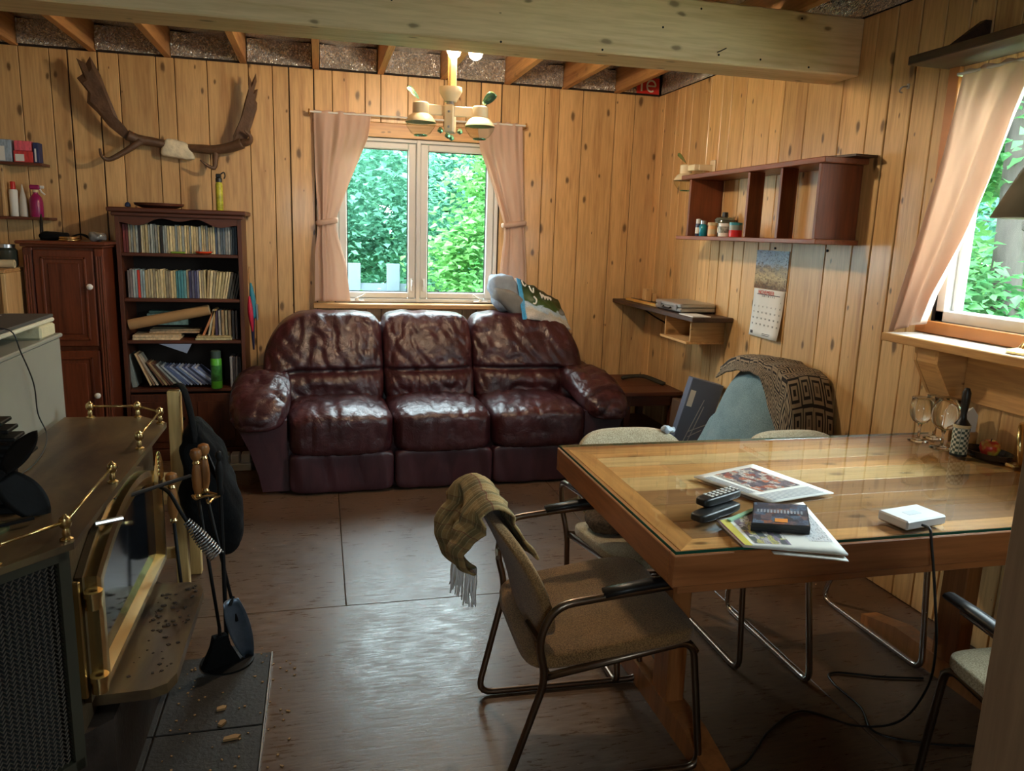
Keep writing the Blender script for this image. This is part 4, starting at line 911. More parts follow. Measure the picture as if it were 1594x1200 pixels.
t = thing('glass_pot', 'smoky glass pot with black lid knob at the back of the wall unit', 'pot', (2.27, 4.12, zz))
G().lathe([(.045, 0), (.058, .012), (.062, .06), (.055, .092)], 22, at=(2.27, 4.12, zz)).build('body', mat('smoky_pot_glass', sr(92, 96, 84), .12, .1, .2), t, 'auto'); G().lathe([(.06, .092), (.05, .106), (.02, .114), (0, .115)], 22, at=(2.27, 4.12, zz)).build('lid', mat('pot_lid', sr(120, 124, 112), .15, .3), t, 'auto')
G().lathe([(.008, .114), (.008, .124), (.018, .115), (.016, .138), (0, .14)], 12, at=(2.27, 4.12, zz)).build('knob', MT['blackplastic'], t, 'auto')
# ------------------------------------------------------------------ calendar
ca = thing('calendar', 'wall calendar open at November below the wall unit', 'calendar', (XR-.015, 3.69, .94))
n_ = NT('calendar_photo'); uv = n_.coords((1, 1, 1), False, True); sp = n_.new('ShaderNodeSeparateXYZ'); n_.link(uv, sp.inputs[0]); nz = n_.noise(uv, 7, 5, .8)
c1 = n_.ramp(n_.math('ADD', sp.outputs[1], n_.math('MULTIPLY', n_.math('SUBTRACT', nz, .5), .5)), [(.05, sr(110, 80, 50)), (.3, sr(196, 176, 130)), (.55, sr(120, 110, 96)), (.7, sr(170, 186, 206)), (.95, sr(130, 150, 180))])
c1 = n_.mix(n_.ramp(n_.noise(uv, 22, 4, 1), [(.52, (0, 0, 0)), (.62, (.8, .8, .8))]), c1, sr(60, 52, 46)); n_.link(c1, n_.b.inputs['Base Color']); n_.set('Roughness', .25)
def calp(y0, y1, z0, z1, curl): return lambda u, v: (XR-.0165-curl*(1-v)**2*(.4+.6*u), lerp(y0, y1, u), lerp(z0, z1, v)+.006*(1-u)*0)
G().grid(calp(3.85, 3.545, 1.206, 1.41, .0), 2, 2).build('picture_page', n_.m, ca, solid=.0012)
pg = G().grid(calp(3.845, 3.55, .945, 1.203, .024), 4, 10).build('month_page', MT['paper'], ca, True, solid=.0012)
def calM(u, v, e=.0012):
    p = calp(3.845, 3.55, .945, 1.203, .024)(u, v); an = math.atan2(.024*2*(1-v)*.7, .258)
    return Matrix.Translation((p[0]-e, p[1], p[2])) @ Matrix.Rotation(R(-90), 4, 'Z') @ Matrix.Rotation(R(90)-an*0, 4, 'X')
text_geo('NOVEMBER', .03, calM(.42, .93, .002)).build('month_name', mat('calendar_red', sr(206, 60, 40), .6), pg)
ink = mat('calendar_ink', sr(70, 68, 70), .7)
g = G(); G_ = text_geo('S   M   T   W   T   F   S', .013, calM(.5, .855, .002)); g.add(G_.v, G_.f)
day = 1
for r in range(5):
    for c in range(7):
        if (r == 0 and c < 6) or day > 30: continue
        G_ = text_geo(str(day), .013, calM(.08+.14*c, .76-.125*r, .0022)); g.add(G_.v, G_.f); day += 1
G_ = G().box(-.11, .11, -.002, .002, 0, .0006, M=calM(.5, .86+.03, .0015)); g.add(G_.v, G_.f)
for k in range(2): G_ = G().box(-.02, .10, -.0015, .0015, 0, .0006, M=calM(.55, .085-.03*k, .0022)); g.add(G_.v, G_.f)
G_ = G().box(-.012, .012, -.008, .008, 0, .0006, M=calM(.1, .08, .0022)); g.add(G_.v, G_.f)
g.build('day_numbers', ink, pg)
for y in (3.68, 3.24): tag(G().lathe([(.005, 0), (.007, .006), (0, .008)], 8, TR((XR-.013, y, 1.423), 0, 0, R(-90))).build('push_pin', MT['blackmetal']), 'black pin in the wall above the calendar' if y > 3.5 else 'black pin in the wall right of the calendar', 'pin')
t = thing('wall_hook', 'small metal hook on the seam of the right wall near the beam', 'hook', (XR-.014, 2.84, 2.08))
G().box(XR-.018, XR-.014, 2.83, 2.845, 2.085, 2.105, .001).build('plate', MT['steel'], t); G().tube(spline([(XR-.016, 2.838, 2.095), (XR-.04, 2.842, 2.09), (XR-.044, 2.85, 2.075), (XR-.03, 2.85, 2.07)], 4), .003, 6).build('hook', MT['steel'], t)
# ------------------------------------------------------------------ low shelf on the right wall
lo = thing('wall_shelf', 'dark plank shelf with a small pine pigeonhole under it in the corner', 'shelf', (XR-.014, 4.6, .85))
G().box(2.075, XR-.014, 4.04, YB-.016, .985, 1.012, .004).build('plank', MT['dplank'], lo)
pbx = [(XR-.014, 4.12, 4.5)]
G().box(2.09, XR-.014, 4.13, 4.5, .845, .86, .002).build('box_bottom', MT['pine_y'], lo)
G().box(2.115, XR-.014, 4.13, 4.145, .8605, .9845, .002).build('box_side', MT['pine_x'], lo); G().box(2.115, XR-.014, 4.475, 4.49, .8605, .9845, .002).build('box_side', MT['pine_x'], lo); G().box(XR-.026, XR-.0145, 4.146, 4.474, .8605, .9845).build('box_back', MT['pine_y'], lo)
G().tube(fillet([(XR-.016, 4.95, .87), (XR-.016, 4.95, .975), (2.12, 4.95, .978)], .03), .006, 6).build('bracket', MT['blackmetal'], lo)
G().tube(spline([(XR-.02, 4.95, .88), (2.25, 4.95, .92), (2.16, 4.95, .975)], 5), .005, 6).build('bracket_scroll', MT['blackmetal'], lo)
bc = thing('briefcase', 'silver aluminium case lying on the low plank shelf', 'case', (2.2, 4.42, 1.013))
alu = mat('ribbed_aluminium', sr(178, 176, 170), .38, .8, .05)
for za, zb in ((1.0195, 1.045), (1.0465, 1.072)): G().box(2.10, 2.33, 4.25, 4.62, za, zb, .006).build('shell_half', alu, bc)
for y in (4.32, 4.55): G().box(2.094, 2.101, y-.02, y+.02, 1.03, 1.062, .002).build('latch', MT['steel'], bc)
G().tube(fillet([(2.098, 4.385, 1.04), (2.086, 4.385, 1.034), (2.086, 4.485, 1.034), (2.098, 4.485, 1.04)], .006), .005, 6).build('handle', MT['blackplastic'], bc)
for y in (4.27, 4.6):
    for x in (2.12, 2.31): G().box(x-.008, x+.008, y-.008, y+.008, 1.0125, 1.0195, .002).build('foot', MT['blackplastic'], bc)
o = G().box(2.085, 2.2, 4.06, 4.24, 1.0125, 1.018).build('paper_stack', MT['paper']); tag(o, 'white papers lying at the near end of the low plank shelf', 'papers')
o = G().box(2.13, 2.16, 4.66, 5.2, 1.0125, 1.028, .002).build('wooden_ruler', mat('yellow_wood', sr(206, 160, 84), .5)); tag(o, 'yellow wooden ruler lying on the low plank shelf', 'ruler')
o = G().box(2.18, 2.205, 4.8, 5.22, 1.0125, 1.026, .002).build('dark_rod', MT['blackplastic']); tag(o, 'black rod lying behind the yellow ruler', 'rod')
t = thing('wood_block', 'small notched pine block standing on the low plank shelf in the corner', 'block', (2.26, 5.1, 1.013)); G().box(2.225, 2.275, 5.07, 5.13, 1.0125, 1.10, .004).build('block', MT['oldpaper'] and MT['pine_v'], t); G().box(2.28, 2.31, 5.06, 5.12, 1.0125, 1.07, .004).build('wedge', MT['pine_v'], t)
# ------------------------------------------------------------------ end table and things beside the sofa
et = thing('end_table', 'dark brown wooden end table between sofa and corner', 'end table', (2.12, 4.95, 0))
for k in range(3): G().box(1.90, 2.325, 4.58+.215*k, 4.793+.215*k, .435, .462, .003).build('top_board', MT['walnut_x'], et)
for x in (1.93, 2.26):
    for y in (4.62, 5.16): G().box(x, x+.045, y, y+.045, 0, .4345, .003).build('leg', MT['walnut_v'], et)
g = G(); g.box(1.94, 2.3, 4.625, 4.645, .36, .434); g.build('apron', MT['walnut_x'], et); G().box(1.94, 1.96, 4.65, 5.18, .36, .434).build('apron', MT['walnut_x'], et); G().box(1.95, 2.3, 4.66, 5.16, .16, .18).build('lower_shelf', MT['walnut_x'], et)
o = G().tube(spline([(2.06, 5.02, .474), (2.13, 5.0, .49), (2.2, 4.95, .498), (2.25, 4.86, .485), (2.28, 4.78, .475)], 6), [.012]+[.022]*23+[.012], 10, flat=.6).build('cloth_roll', mat('dark_moss_cloth', sr(52, 46, 34), .9, 0, .3, 30), sm=True); tag(o, 'dark curved rolled cloth lying on the end table', 'cloth')
mb = thing('monitor_box', 'slate blue flat carton with a line drawing leaning beside the armchair', 'box', (2.05, 4.2, 0))
slate = mat('slate_card', sr(98, 108, 130), .5, 0, .06)
Mb = TR((1.965, 4.10, .004), R(-8), 0, R(14))
G().box(0, .20, 0, .075, 0, .67, .003, Mb).build('carton', slate, mb)
g = G()
for a, b in (((.06, .28), (.11, .56)), ((.085, .28), (.12, .52)), ((.07, .35), (.17, .42)), ((.08, .32), (.15, .38))):
    d = Vector((b[0]-a[0], 0, b[1]-a[1])); L = d.length; an_ = math.atan2(d.x, d.z)
    g.box(-.0022, .0022, -.0012, 0, 0, L, M=Mb @ TR((a[0], 0, a[1])) @ Matrix.Rotation(an_, 4, 'Y'))
g.build('line_drawing', mat('pale_print', sr(176, 180, 186), .6), mb); G().box(.012, .045, -.0015, 0, .50, .60, M=Mb).build('white_sticker', MT['paper'], mb)
o = G().box(0, .16, 0, .2, 0, .46, .003, TR((2.165, 3.99, .002), R(-6), 0, R(4)) if False else TR((2.14, 4.21, .002), 0, 0, R(3))).build('carton', mat('brown_card', sr(96, 70, 50), .8)); tag(o, 'brown carton standing behind the slate blue carton', 'box')  # plain brown card, the carton's own colour
# ------------------------------------------------------------------ armchair with patterned throw
ac = thing('armchair', 'grey teal upholstered armchair with its back to the right wall', 'armchair', (1.95, 3.42, 0))
G().box(1.62, 2.2, 3.06, 3.80, .08, .32, .02).build('base', MT['teal'], ac)
G().soft((1.85, 3.43, .33), (.25, .31, .06), 14, 4).build('seat_cushion', MT['teal'], ac, True)
for y in (3.06, 3.76): G().soft((1.97, y, .30), (.27, .075, .22), 18, 4.5, lambda q: Vector((q.x, q.y, q.z-.20*smooth((.17-q.x)/.12)*max(0, q.z/.22)))).build('arm', MT['teal'], ac, True)
def acb(q):
    w = q.z/.27; q = Vector((q.x+.10*(w+.3)-.05*(1-(q.y/.34)**2)*(1 if q.x < 0 else .2), q.y, q.z-.03*abs(q.y/.34)**3)); return q
G().soft((2.12, 3.40, .56), (.10, .32, .285), 22, 2.7, acb).build('backrest', MT['teal'], ac, True)
for x in (1.66, 2.14):
    for y in (3.04, 3.78): G().cyl((x, y, 0), (x, y, .085), .016, .024, 10).build('leg', MT['walnut_v'], ac)
n_ = NT('patterned_knit'); uv = n_.coords((17, 11, 1), False, True); ck = n_.new('ShaderNodeTexVoronoi', distance='CHEBYCHEV'); ck.inputs['Scale'].default_value = 1; ck.inputs['Randomness'].default_value = .12; n_.link(uv, ck.inputs['Vector'])
c1 = n_.ramp(n_.math('FRACT', n_.math('MULTIPLY', ck.outputs['Distance'], 4.4)), [(.42, sr(38, 33, 30)), (.5, sr(150, 132, 108))]); n_.link(c1, n_.b.inputs['Base Color']); n_.set('Roughness', .95); n_.bump(n_.noise(uv, 12, 2), .5, .004)
th = thing('knit_throw', 'brown and black patterned knit throw over the armchair back', 'throw', (2.15, 3.35, .5))
def thf(u, v):
    # u across the chair (far -> near), v from the front over the top and down behind
    y = lerp(3.74, 3.02, u); top = .875-.09*abs(2*u-1)**2.5+.02*mn.noise(Vector((u*7, v*4, 1))); k = v*3
    if k < 1: x = lerp(2.085+.10*(u < 0), 2.115, k)-.012; z = lerp(top-.06-.2*smooth((u-.55)/.3), top-.02, k)
    elif k < 2: x = lerp(2.10, 2.31, k-1); z = top+.012*math.sin((k-1)*PI)
    else: x = lerp(2.31, 2.322, k-2); z = lerp(top, top-.34, k-2)
    if u > .86: 
        e = (u-.86)/.14; z -= .30*e; y = lerp(y, 3.035, e); x += .0
    return (x+.008*mn.noise(Vector((u*14, v*9, 4))), y-.02, z)
G().grid(thf, 48, 30).build('knit', n_.m, th, True, solid=.008)
# ------------------------------------------------------------------ lamp on the sill
lp = thing('table_lamp', 'olive cone shaded lamp standing on the sill shelf at the right edge', 'lamp', (2.24, 2.02, 1.122))
G().lathe([(.06, 0), (.062, .01), (.03, .02), (.012, .05), (.018, .1), (.03, .18), (.02, .26), (.008, .32), (.008, .46)], 20, at=(2.245, 2.02, 1.1225)).build('base', MT['brass'], lp, 'auto')
G().lathe([(.135, .435), (.06, .60)], 28, at=(2.205, 2.02, 1.1225)).build('shade', mat('olive_shade', sr(120, 112, 92), .7), lp, True, solid=.003)
# ------------------------------------------------------------------ dining table
ZT = .735
ta = thing('dining_table', 'pine dining table with mitred border and glass top', 'dining table', (1.55, 2.0, 0))
tx0, tx1, ty0, ty1 = .79, 2.318, 1.536, 2.463
bw = .062
top = G().box(tx0+.03, tx1-.03, ty0+.03, ty1-.03, .69, .705).build('tabletop', MT['darkback'], ta)
ys = [ty0+.03+bw, 1.74, 1.865, 1.985, 2.11, 2.22, 2.32, ty1-.03-bw]
for k, (a, b) in enumerate(zip(ys, ys[1:])): G().box(tx0+.03+bw, tx1-.03-bw, a+.0008, b-.0008, .706, ZT-.001, .001).build('plank', MT[('table_x3', 'table_x', 'table_x3', 'table_x2', 'table_x', 'table_x2', 'table_x')[k]], top)
for s in (0, 1):
    y0 = ty0+.03 if s == 0 else ty1-.03; y1 = y0+bw if s == 0 else y0-bw
    G().prism([(tx0+.03, y0), (tx1-.03, y0), (tx1-.03-bw, y1), (tx0+.03+bw, y1)], .706, ZT-.001).build('border_board', MT['table_x'], top)
    x0 = tx0+.03 if s == 0 else tx1-.03; x1 = x0+bw if s == 0 else x0-bw
    G().prism([(x0, ty0+.03), (x0, ty1-.03), (x1, ty1-.03-bw), (x1, ty0+.03+bw)], .706, ZT-.001).build('border_board', MT['table_y'], top)
for y in (ty0, ty1-.029): G().box(tx0, tx1, y, y+.029, .655, ZT-.001, .002).build('edge_board', MT['apron_x'], top)
for x in (tx0, tx1-.029): G().box(x, x+.029, ty0+.0295, ty1-.0295, .655, ZT-.001, .002).build('edge_board', MT['apron_y'], top)
for y in (ty0+.03, ty1-.055): G().box(tx0+.03, tx1-.03, y, y+.025, .622, .689, .002).build('rail', MT['apron_x'], ta)
for x in (tx0+.03, tx1-.055): G().box(x, x+.025, ty0+.056, ty1-.056, .622, .689, .002).build('rail', MT['apron_y'], ta)
G().box(tx0+.006, tx1-.004, ty0+.006, ty1-.006, ZT, ZT+.0085, .0015).build('glass_sheet', clear('table_glass', (.97, .99, .98, 1), 1.5, .02, .03), ta)
ge = mat('green_glass_edge', sr(36, 92, 74), .1, 0, .2)
g = G(); e = .0025
g.box(tx0+.0045, tx0+.006, ty0+.0045, ty1-.0045, ZT+.0005, ZT+.008); g.build('glass_edge', ge, ta); G().box(tx0+.006, tx1-.004, ty0+.0045, ty0+.006, ZT+.0005, ZT+.008).build('glass_edge', ge, ta); G().box(tx0+.006, tx1-.004, ty1-.006, ty1-.0045, ZT+.0005, ZT+.008).build('glass_edge', ge, ta)
for x in (1.03, 2.08):
    G().box(x-.03, x+.03, 1.93, 2.03, .07, .62, .004).build('trestle_leg', MT['table_v'], ta)
    G().prism([(1.62, 0), (2.38, 0), (2.38, .035), (2.2, .075), (1.8, .075), (1.62, .035)], x-.035, x+.035, 'X').build('trestle_foot', MT['table_v'], ta)
    G().box(x-.035, x+.035, 1.66, 2.34, .62, .688, .004).build('trestle_top', MT['table_v'], ta)
ZG = ZT+.0085
# ------------------------------------------------------------------ tubular chairs
def chair(label, fab, tubem, loc, rz):
    c = thing('dining_chair', label, 'chair', (0, 0, 0), 'tubular dining chairs')
    for s in (-1, 1):
        P = fillet([(s*.255, -.19, .352), (s*.235, .225, .41), (s*.222, .28, .012), (s*.222, -.275, .012), (s*.262, -.185, .352), (s*.282, -.215, .47), (s*.295, -.18, .568), (s*.295, -.01, .588), (s*.29, .15, .602)], .05, 5)
        G().tube(P, .0105, 8).build('side_tube', tubem, c, True)
        G().tube(fillet([(s*.295, -.055, .594), (s*.294, .07, .613), (s*.288, .20, .618)], .05), [.021]*2+[.022]*5+[.019]*1, 8, flat=.5).build('armrest', MT['blackplastic'], c, True)
    G().tube([(-.232, .237, .375), (.232, .237, .375)], .009, 8).build('front_bar', tubem, c, True); G().tube([(-.258, -.18, .36), (.258, -.18, .36)], .009, 8).build('rear_bar', tubem, c, True)
    def sf(q): u = q.x/.25; return Vector((q.x*(1+.02*q.y/.24), q.y, q.z+.034*(q.y/.24)-.010*(1-u*u)*(1 if q.z > 0 else .5)-.02*max(0, q.y/.24)**4))
    G().soft((0, .012, .405), (.25, .24, .026), 18, 6, sf).build('seat', fab, c, True)
    def bf(q): w = q.z/.155; return Vector((q.x*(1-.06*max(0, w)), q.y-.035*(1-(q.x/.23)**2)-.12*(w*.5)-.02*w*w, q.z-.025*abs(q.x/.23)**4*max(0, w)))
    G().soft((0, -.195, .572), (.23, .022, .155), 18, 5, bf).build('backrest', fab, c, True)
    for s in (-1, 1):
        G().tube([(s*.281, -.212, .47), (s*.2, -.225, .48)], .008, 6).build('back_bracket', tubem, c)
    c.location = (*loc, 0); c.rotation_euler.z = rz; return c
cA = chair('brown tweed tubular armchair with a plaid throw nearest the viewer', MT['fabric_a'], MT['bronze'], (.735, 1.95), R(-92))
cB = chair('oatmeal tweed tubular armchair behind the left end of the table', MT['fabric_b'], MT['bronze'], (1.15, 2.415), R(180))
cC = chair('oatmeal tweed tubular armchair behind the right half of the table', MT['fabric_b'], MT['chrome'], (1.79, 2.30), R(180))
cD = chair('pale tweed tubular armchair in front of the table by the doorway post', MT['fabric_b'], MT['bronze'], (1.78, 1.25), R(0))
t = thing('seat_cushion', 'dark fur trimmed cushion on the chair behind the table corner', 'cushion', (1.0, 2.46, .43))
G().soft((1.0, 2.46, .455), (.085, .09, .03), 12, 3, lambda q: q+Vector((0, 0, .01*mn.noise(q*60)))).build('pad', mat('brown_fur', sr(96, 76, 56), .95, 0, .5, 90, bump=.8, bs=300), t, True)
# plaid throw
n_ = NT('plaid_wool'); uv = n_.coords((1, 1, 1), False, True); sp = n_.new('ShaderNodeSeparateXYZ'); n_.link(uv, sp.inputs[0])
def band(out, f, lo): return n_.ramp(n_.math('FRACT', n_.math('MULTIPLY', out, f)), [(lo, (0, 0, 0)), (lo+.04, (1, 1, 1))])
base_ = n_.mix(n_.math('MULTIPLY', band(sp.outputs[0], 4.2, .6), .55), sr(178, 148, 98), sr(84, 92, 64))
base_ = n_.mix(n_.math('MULTIPLY', band(sp.outputs[1], 9.3, .6), .4), base_, sr(96, 84, 58))
base_ = n_.mix(n_.math('MULTIPLY', band(sp.outputs[0], 16.8, .82), .6), base_, sr(206, 186, 140)); base_ = n_.mix(n_.math('MULTIPLY', band(sp.outputs[1], 9.3, .93), .6), base_, sr(130, 60, 54))
n_.link(base_, n_.b.inputs['Base Color']); n_.set('Roughness', .95); wv = n_.noise(n_.coords((60, 60, 1), False, True), 3, 2); n_.bump(wv, .7, .006)
pt = thing('plaid_throw', 'tan and green plaid throw with white fringe over the near chair back', 'throw', (.42, 2.02, .4))
def pl(u, v, lift=0):
    # u: along the chair back (far -> near), v: behind bottom -> over the top -> front bottom
    y = lerp(2.20, 1.83, u); tz = .735+lift-.05*max(0, .25-u)*2; k = v*2.6
    if k < 1.5:
        s = k/1.5; z = lerp(.475+.10*u, tz-.02, s); x = lerp(.405, .395, s)-.02*math.sin(u*9+s*2)-.045*math.sin(min(1, s*1.2)*PI)**.7-.012
        y += -.02*(1-s)*math.sin(u*5)
    elif k < 1.9:
        s = (k-1.5)/.4; x = lerp(.383, .482, s); z = tz+.03*math.sin(s*PI)
    else:
        s = (k-1.9)/.7; x = lerp(.475, .55, s); z = lerp(tz-.012, tz-.20+.08*u, s)
    return (x+.009*mn.noise(Vector((u*8, v*10, 1))), y, z+.006*mn.noise(Vector((u*9, v*7, 5))))
G().grid(pl, 26, 48).build('wool', n_.m, pt, True, solid=.006)
g = G(); rf = random.Random(8)
for k in range(44):
    u = k/43; p = Vector(pl(u, 0)); L = rf.uniform(.075, .10); g.tube([p, p+Vector((rf.uniform(-.006, .006), rf.uniform(-.006, .006), -L*.5)), p+Vector((rf.uniform(-.012, .008), rf.uniform(-.012, .012), -L))], [.004, .004, .002], 5)
o = g.build('fringe', mat('white_fringe', sr(240, 240, 242), .9), pt); o['kind'] = 'stuff'
# ------------------------------------------------------------------ things on the table
def printmat(name, bgc, cols, sc, thr=.5):
    n = NT(name); uv = n.coords((1, 1, 1), False, True); vo = n.new('ShaderNodeTexVoronoi', distance='CHEBYCHEV'); vo.inputs['Scale'].default_value = sc; n.link(uv, vo.inputs['Vector'])
    s3 = n.new('ShaderNodeSeparateColor'); n.link(vo.outputs['Color'], s3.inputs[0])
    c = n.ramp(s3.outputs[0], [(i/len(cols), sr(*q)) for i, q in enumerate(cols)]); n.n[-1].color_ramp.interpolation = 'CONSTANT'
    c = n.mix(n.ramp(n.noise(uv, sc*2.5, 3, 1), [(.45, (0, 0, 0)), (.6, (.7, .7, .7))]), c, sr(*bgc))
    n.link(c, n.b.inputs['Base Color']); n.set('Roughness', .35); return n.m
def quad(P, z, curl=0): 
    A, B, C, D = [Vector((*p, z)) for p in P]
    def f(u, v):
        p = (A*(1-u)+B*u)*(1-v)+(D*(1-u)+C*u)*v
        return p+Vector((0, 0, curl*(math.sin(u*PI)*.4+u*u*.6)))
    return f
def sub(f, u0, u1, v0, v1, dz): return lambda u, v: Vector(f(lerp(u0, u1, u), lerp(v0, v1, v)))+Vector((0, 0, dz))
ink2 = mat('print_grey', sr(150, 150, 156), .6, 0, .3, 300)
# newspaper further back
t = thing('newspaper', 'white newspaper with a large colour picture lying further back on the table', 'newspaper', (1.27, 1.96, ZG))
q = quad([(1.098, 2.051), (1.35, 2.136), (1.434, 1.841), (1.202, 1.80)], ZG+.0035, .004)
G().grid(q, 8, 8).build('sheet', MT['paper'], t, True, solid=.004)
G().grid(sub(q, .22, .85, .08, .72, .0026), 6, 6).build('picture', printmat('news_photo', (90, 84, 84), [(200, 120, 90), (96, 88, 96), (190, 176, 160), (120, 110, 120), (206, 196, 186), (150, 80, 70)], 9), t, True)
for k in range(7):
    v = .78+.028*k
    G().grid(sub(q, .08, .9, v, v+.014, .0026), 4, 1).build('text_line', ink2, t, True)
for k in range(4): G().grid(sub(q, .05+.03*k, .065+.03*k, .1, .7, .0026), 1, 3).build('text_line', ink2, t, True)
# magazine near the edge
t = thing('magazine', 'puzzle magazine with coloured cover overhanging the near table edge', 'magazine', (1.15, 1.62, ZG))
q = quad([(.985, 1.70), (1.296, 1.785), (1.185, 1.445), (.966, 1.535)], ZG+.0035, .002)
def qe(u, v):
    p = Vector(q(u, v)); return p
G().grid(qe, 10, 10).build('sheet', MT['paper'], t, True, solid=.005)
G().grid(sub(qe, .28, .98, .98, 1.06, -.0075), 6, 3).build('lower_page', MT['paper'], t, True, solid=.002)
G().grid(sub(qe, .02, .10, .05, .98, .003), 2, 6).build('cover_stripe', mat('yellow_print', sr(216, 204, 96), .4), t, True); G().grid(sub(qe, .0, .02, .05, .98, .003), 2, 6).build('cover_stripe', mat('maroon_print', sr(110, 60, 70), .4), t, True)
G().grid(sub(qe, .14, .50, .05, .9, .003), 4, 6).build('cover_picture', printmat('cover_print', (110, 100, 120), [(150, 140, 160), (206, 200, 120), (120, 100, 110), (196, 190, 196), (96, 110, 100), (230, 226, 216)], 7), t, True)
pm = Matrix.Translation((1.048, 1.653, ZG+.0082)) @ Matrix.Rotation(R(14), 4, 'Z'); text_geo('SUDOKU', .022, pm, .0003).build('cover_title', MT['white'], t)
G().grid(sub(qe, .72, .95, .15, .8, .003), 3, 5).build('text_column', printmat('text_print', (236, 236, 236), [(220, 220, 224), (200, 204, 210), (150, 150, 156), (226, 226, 226)], 22), t, True)
# dvd case
t = thing('dvd_case', 'black DVD case with a blue grey cover picture lying on the magazine', 'DVD case', (1.14, 1.66, ZG+.008))
q = quad([(1.122, 1.755), (1.254, 1.71), (1.165, 1.565), (1.03, 1.612)], ZG+.0285)
A_ = [(1.122, 1.755), (1.254, 1.71), (1.165, 1.565), (1.03, 1.612)]
g = G(); g.prism(A_, ZG+.0085, ZG+.0175); g.prism(A_, ZG+.0180, ZG+.0275); g.build('case', MT['blackplastic'], t)
G().grid(sub(q, .02, .98, .03, .97, 0), 6, 6).build('cover', printmat('dvd_cover', (60, 66, 84), [(70, 76, 92), (110, 90, 90), (50, 54, 66), (150, 96, 70), (90, 110, 130), (60, 60, 66)], 6), t, True)
for k in range(14): G().grid(sub(q, .08+.06*k, .08+.06*k+.035, .36, .50, .0012), 1, 1).build('title_letter', mat('title_grey', sr(150, 156, 164), .5) if k == 0 else bpy.data.materials['title_grey'], t)
G().grid(sub(q, .4, .62, .74, .9, .0012), 2, 2).build('orange_badge', mat('orange_badge', sr(226, 140, 60), .4), t)
# remotes
for i, (p, dz, rz, L, w, lab) in enumerate((((1.005, 1.742), 0, R(27), .18, .048, 'black remote control lying under the other remote on the table'), ((1.03, 1.79), .0255, R(25), .16, .044, 'black remote control with pale buttons lying on top of the other remote'))):
    z0 = ZG+.0005+dz; Mr = TR((p[0], p[1]-.012*i, z0), rz)
    t = thing('remote_control', lab, 'remote', (p[0], p[1], z0), 'remote controls on the table')
    G().soft((0, 0, .0125), (L/2, w/2, .0125), 12, 5, None, Mr).build('body', MT['blackplastic'], t, True)
    if i == 1:
        for a in range(7):
            for b in range(3): G().box(-.05+.018*a, -.038+.018*a, -.014+.011*b, -.006+.011*b, .0245, .0268, .001, Mr).build('button', mat('pale_button', sr(196, 190, 180), .5) if (a, b) == (0, 0) else bpy.data.materials['pale_button'], t)
o = G().box(-.075, .075, -.006, .006, 0, .004, M=TR((1.075, 1.72, ZG+.0078), R(30))).build('plastic_strip', mat('pale_green_plastic', sr(150, 196, 160), .3)); tag(o, 'pale green plastic strip beside the remotes', 'strip')
# white adapter box with cable
t = thing('white_box', 'small white plastic box with a black cable on the near table edge', 'device', (1.5, 1.61, ZG))
Mw = TR((1.505, 1.615, ZG+.0005), R(10)); G().box(-.072, .072, -.046, .046, .002, .027, .004, Mw).build('body', mat('white_plastic', sr(220, 222, 224), .35, 0, .02), t)
G().box(-.025, .02, -.012, .012, .027, .0275, M=Mw).build('logo_patch', mat('pale_logo', sr(196, 204, 210), .4), t); G().box(-.065, .065, -.04, .04, 0, .002, M=Mw).build('rubber_base', MT['blackplastic'], t)
cb2 = spline([(1.495, 1.566, ZG+.012), (1.49, 1.535, ZG+.014), (1.488, 1.520, ZG-.02), (1.50, 1.50, .60), (1.56, 1.53, .42), (1.62, 1.60, .25), (1.64, 1.70, .08), (1.58, 1.80, .006), (1.46, 1.90, .005), (1.3, 1.83, .005), (1.151, 1.713, .005), (1.02, 1.66, .005), (.99, 1.60, .005)], 8)
tag(G().tube(cb2, .0035, 6).build('cable', MT['blackplastic'], sm=True), 'thin black cable running from the white box down to the floor', 'cable')
tag(G().tube(spline([(1.99, 1.985, .005), (1.85, 2.02, .005), (1.70, 2.075, .005), (1.66, 2.02, .005), (1.66, 1.88, .005), (1.62, 1.76, .005), (1.75, 1.68, .005), (1.95, 1.62, .005), (2.2, 1.5, .005), (2.3, 1.3, .005)], 8), .004, 6).build('cable', MT['blackplastic'], sm=True), 'black power cable looping on the floor under the table', 'cable')
# wine glasses
def wine(x, y, lab, s=1.0, ang=0):
    t = thing('wine_glass', lab, 'glass', (x, y, ZG), 'stemmed glasses on the table')
    G().lathe([(0, .0005), (.036*s, .001), (.036*s, .003), (.012, .008), (.005, .016), (.004, .05), (.008, .066)], 20, at=(x, y, ZG)).build('foot', MT['winglass'], t, True)
    G().lathe([(.008, .066), (.026*s, .076), (.038*s, .095), (.042*s, .12), (.038*s, .165*s)], 22, at=(x, y, ZG)).build('bowl', MT['winglass'], t, True)
    G().tube([(x+.038*s*math.cos(k*PI/12), y+.038*s*math.sin(k*PI/12), ZG+.165*s) for k in range(24)], .0014, 5, closed=True).build('rim', MT['winglass'], t, True)
wine(2.165, 2.345, 'clear stemmed glass leftmost of the three on the table'); wine(2.255, 2.37, 'clear stemmed glass farthest back of the three on the table'); wine(2.178, 2.245, 'larger clear goblet nearest of the three stemmed glasses', 1.12)
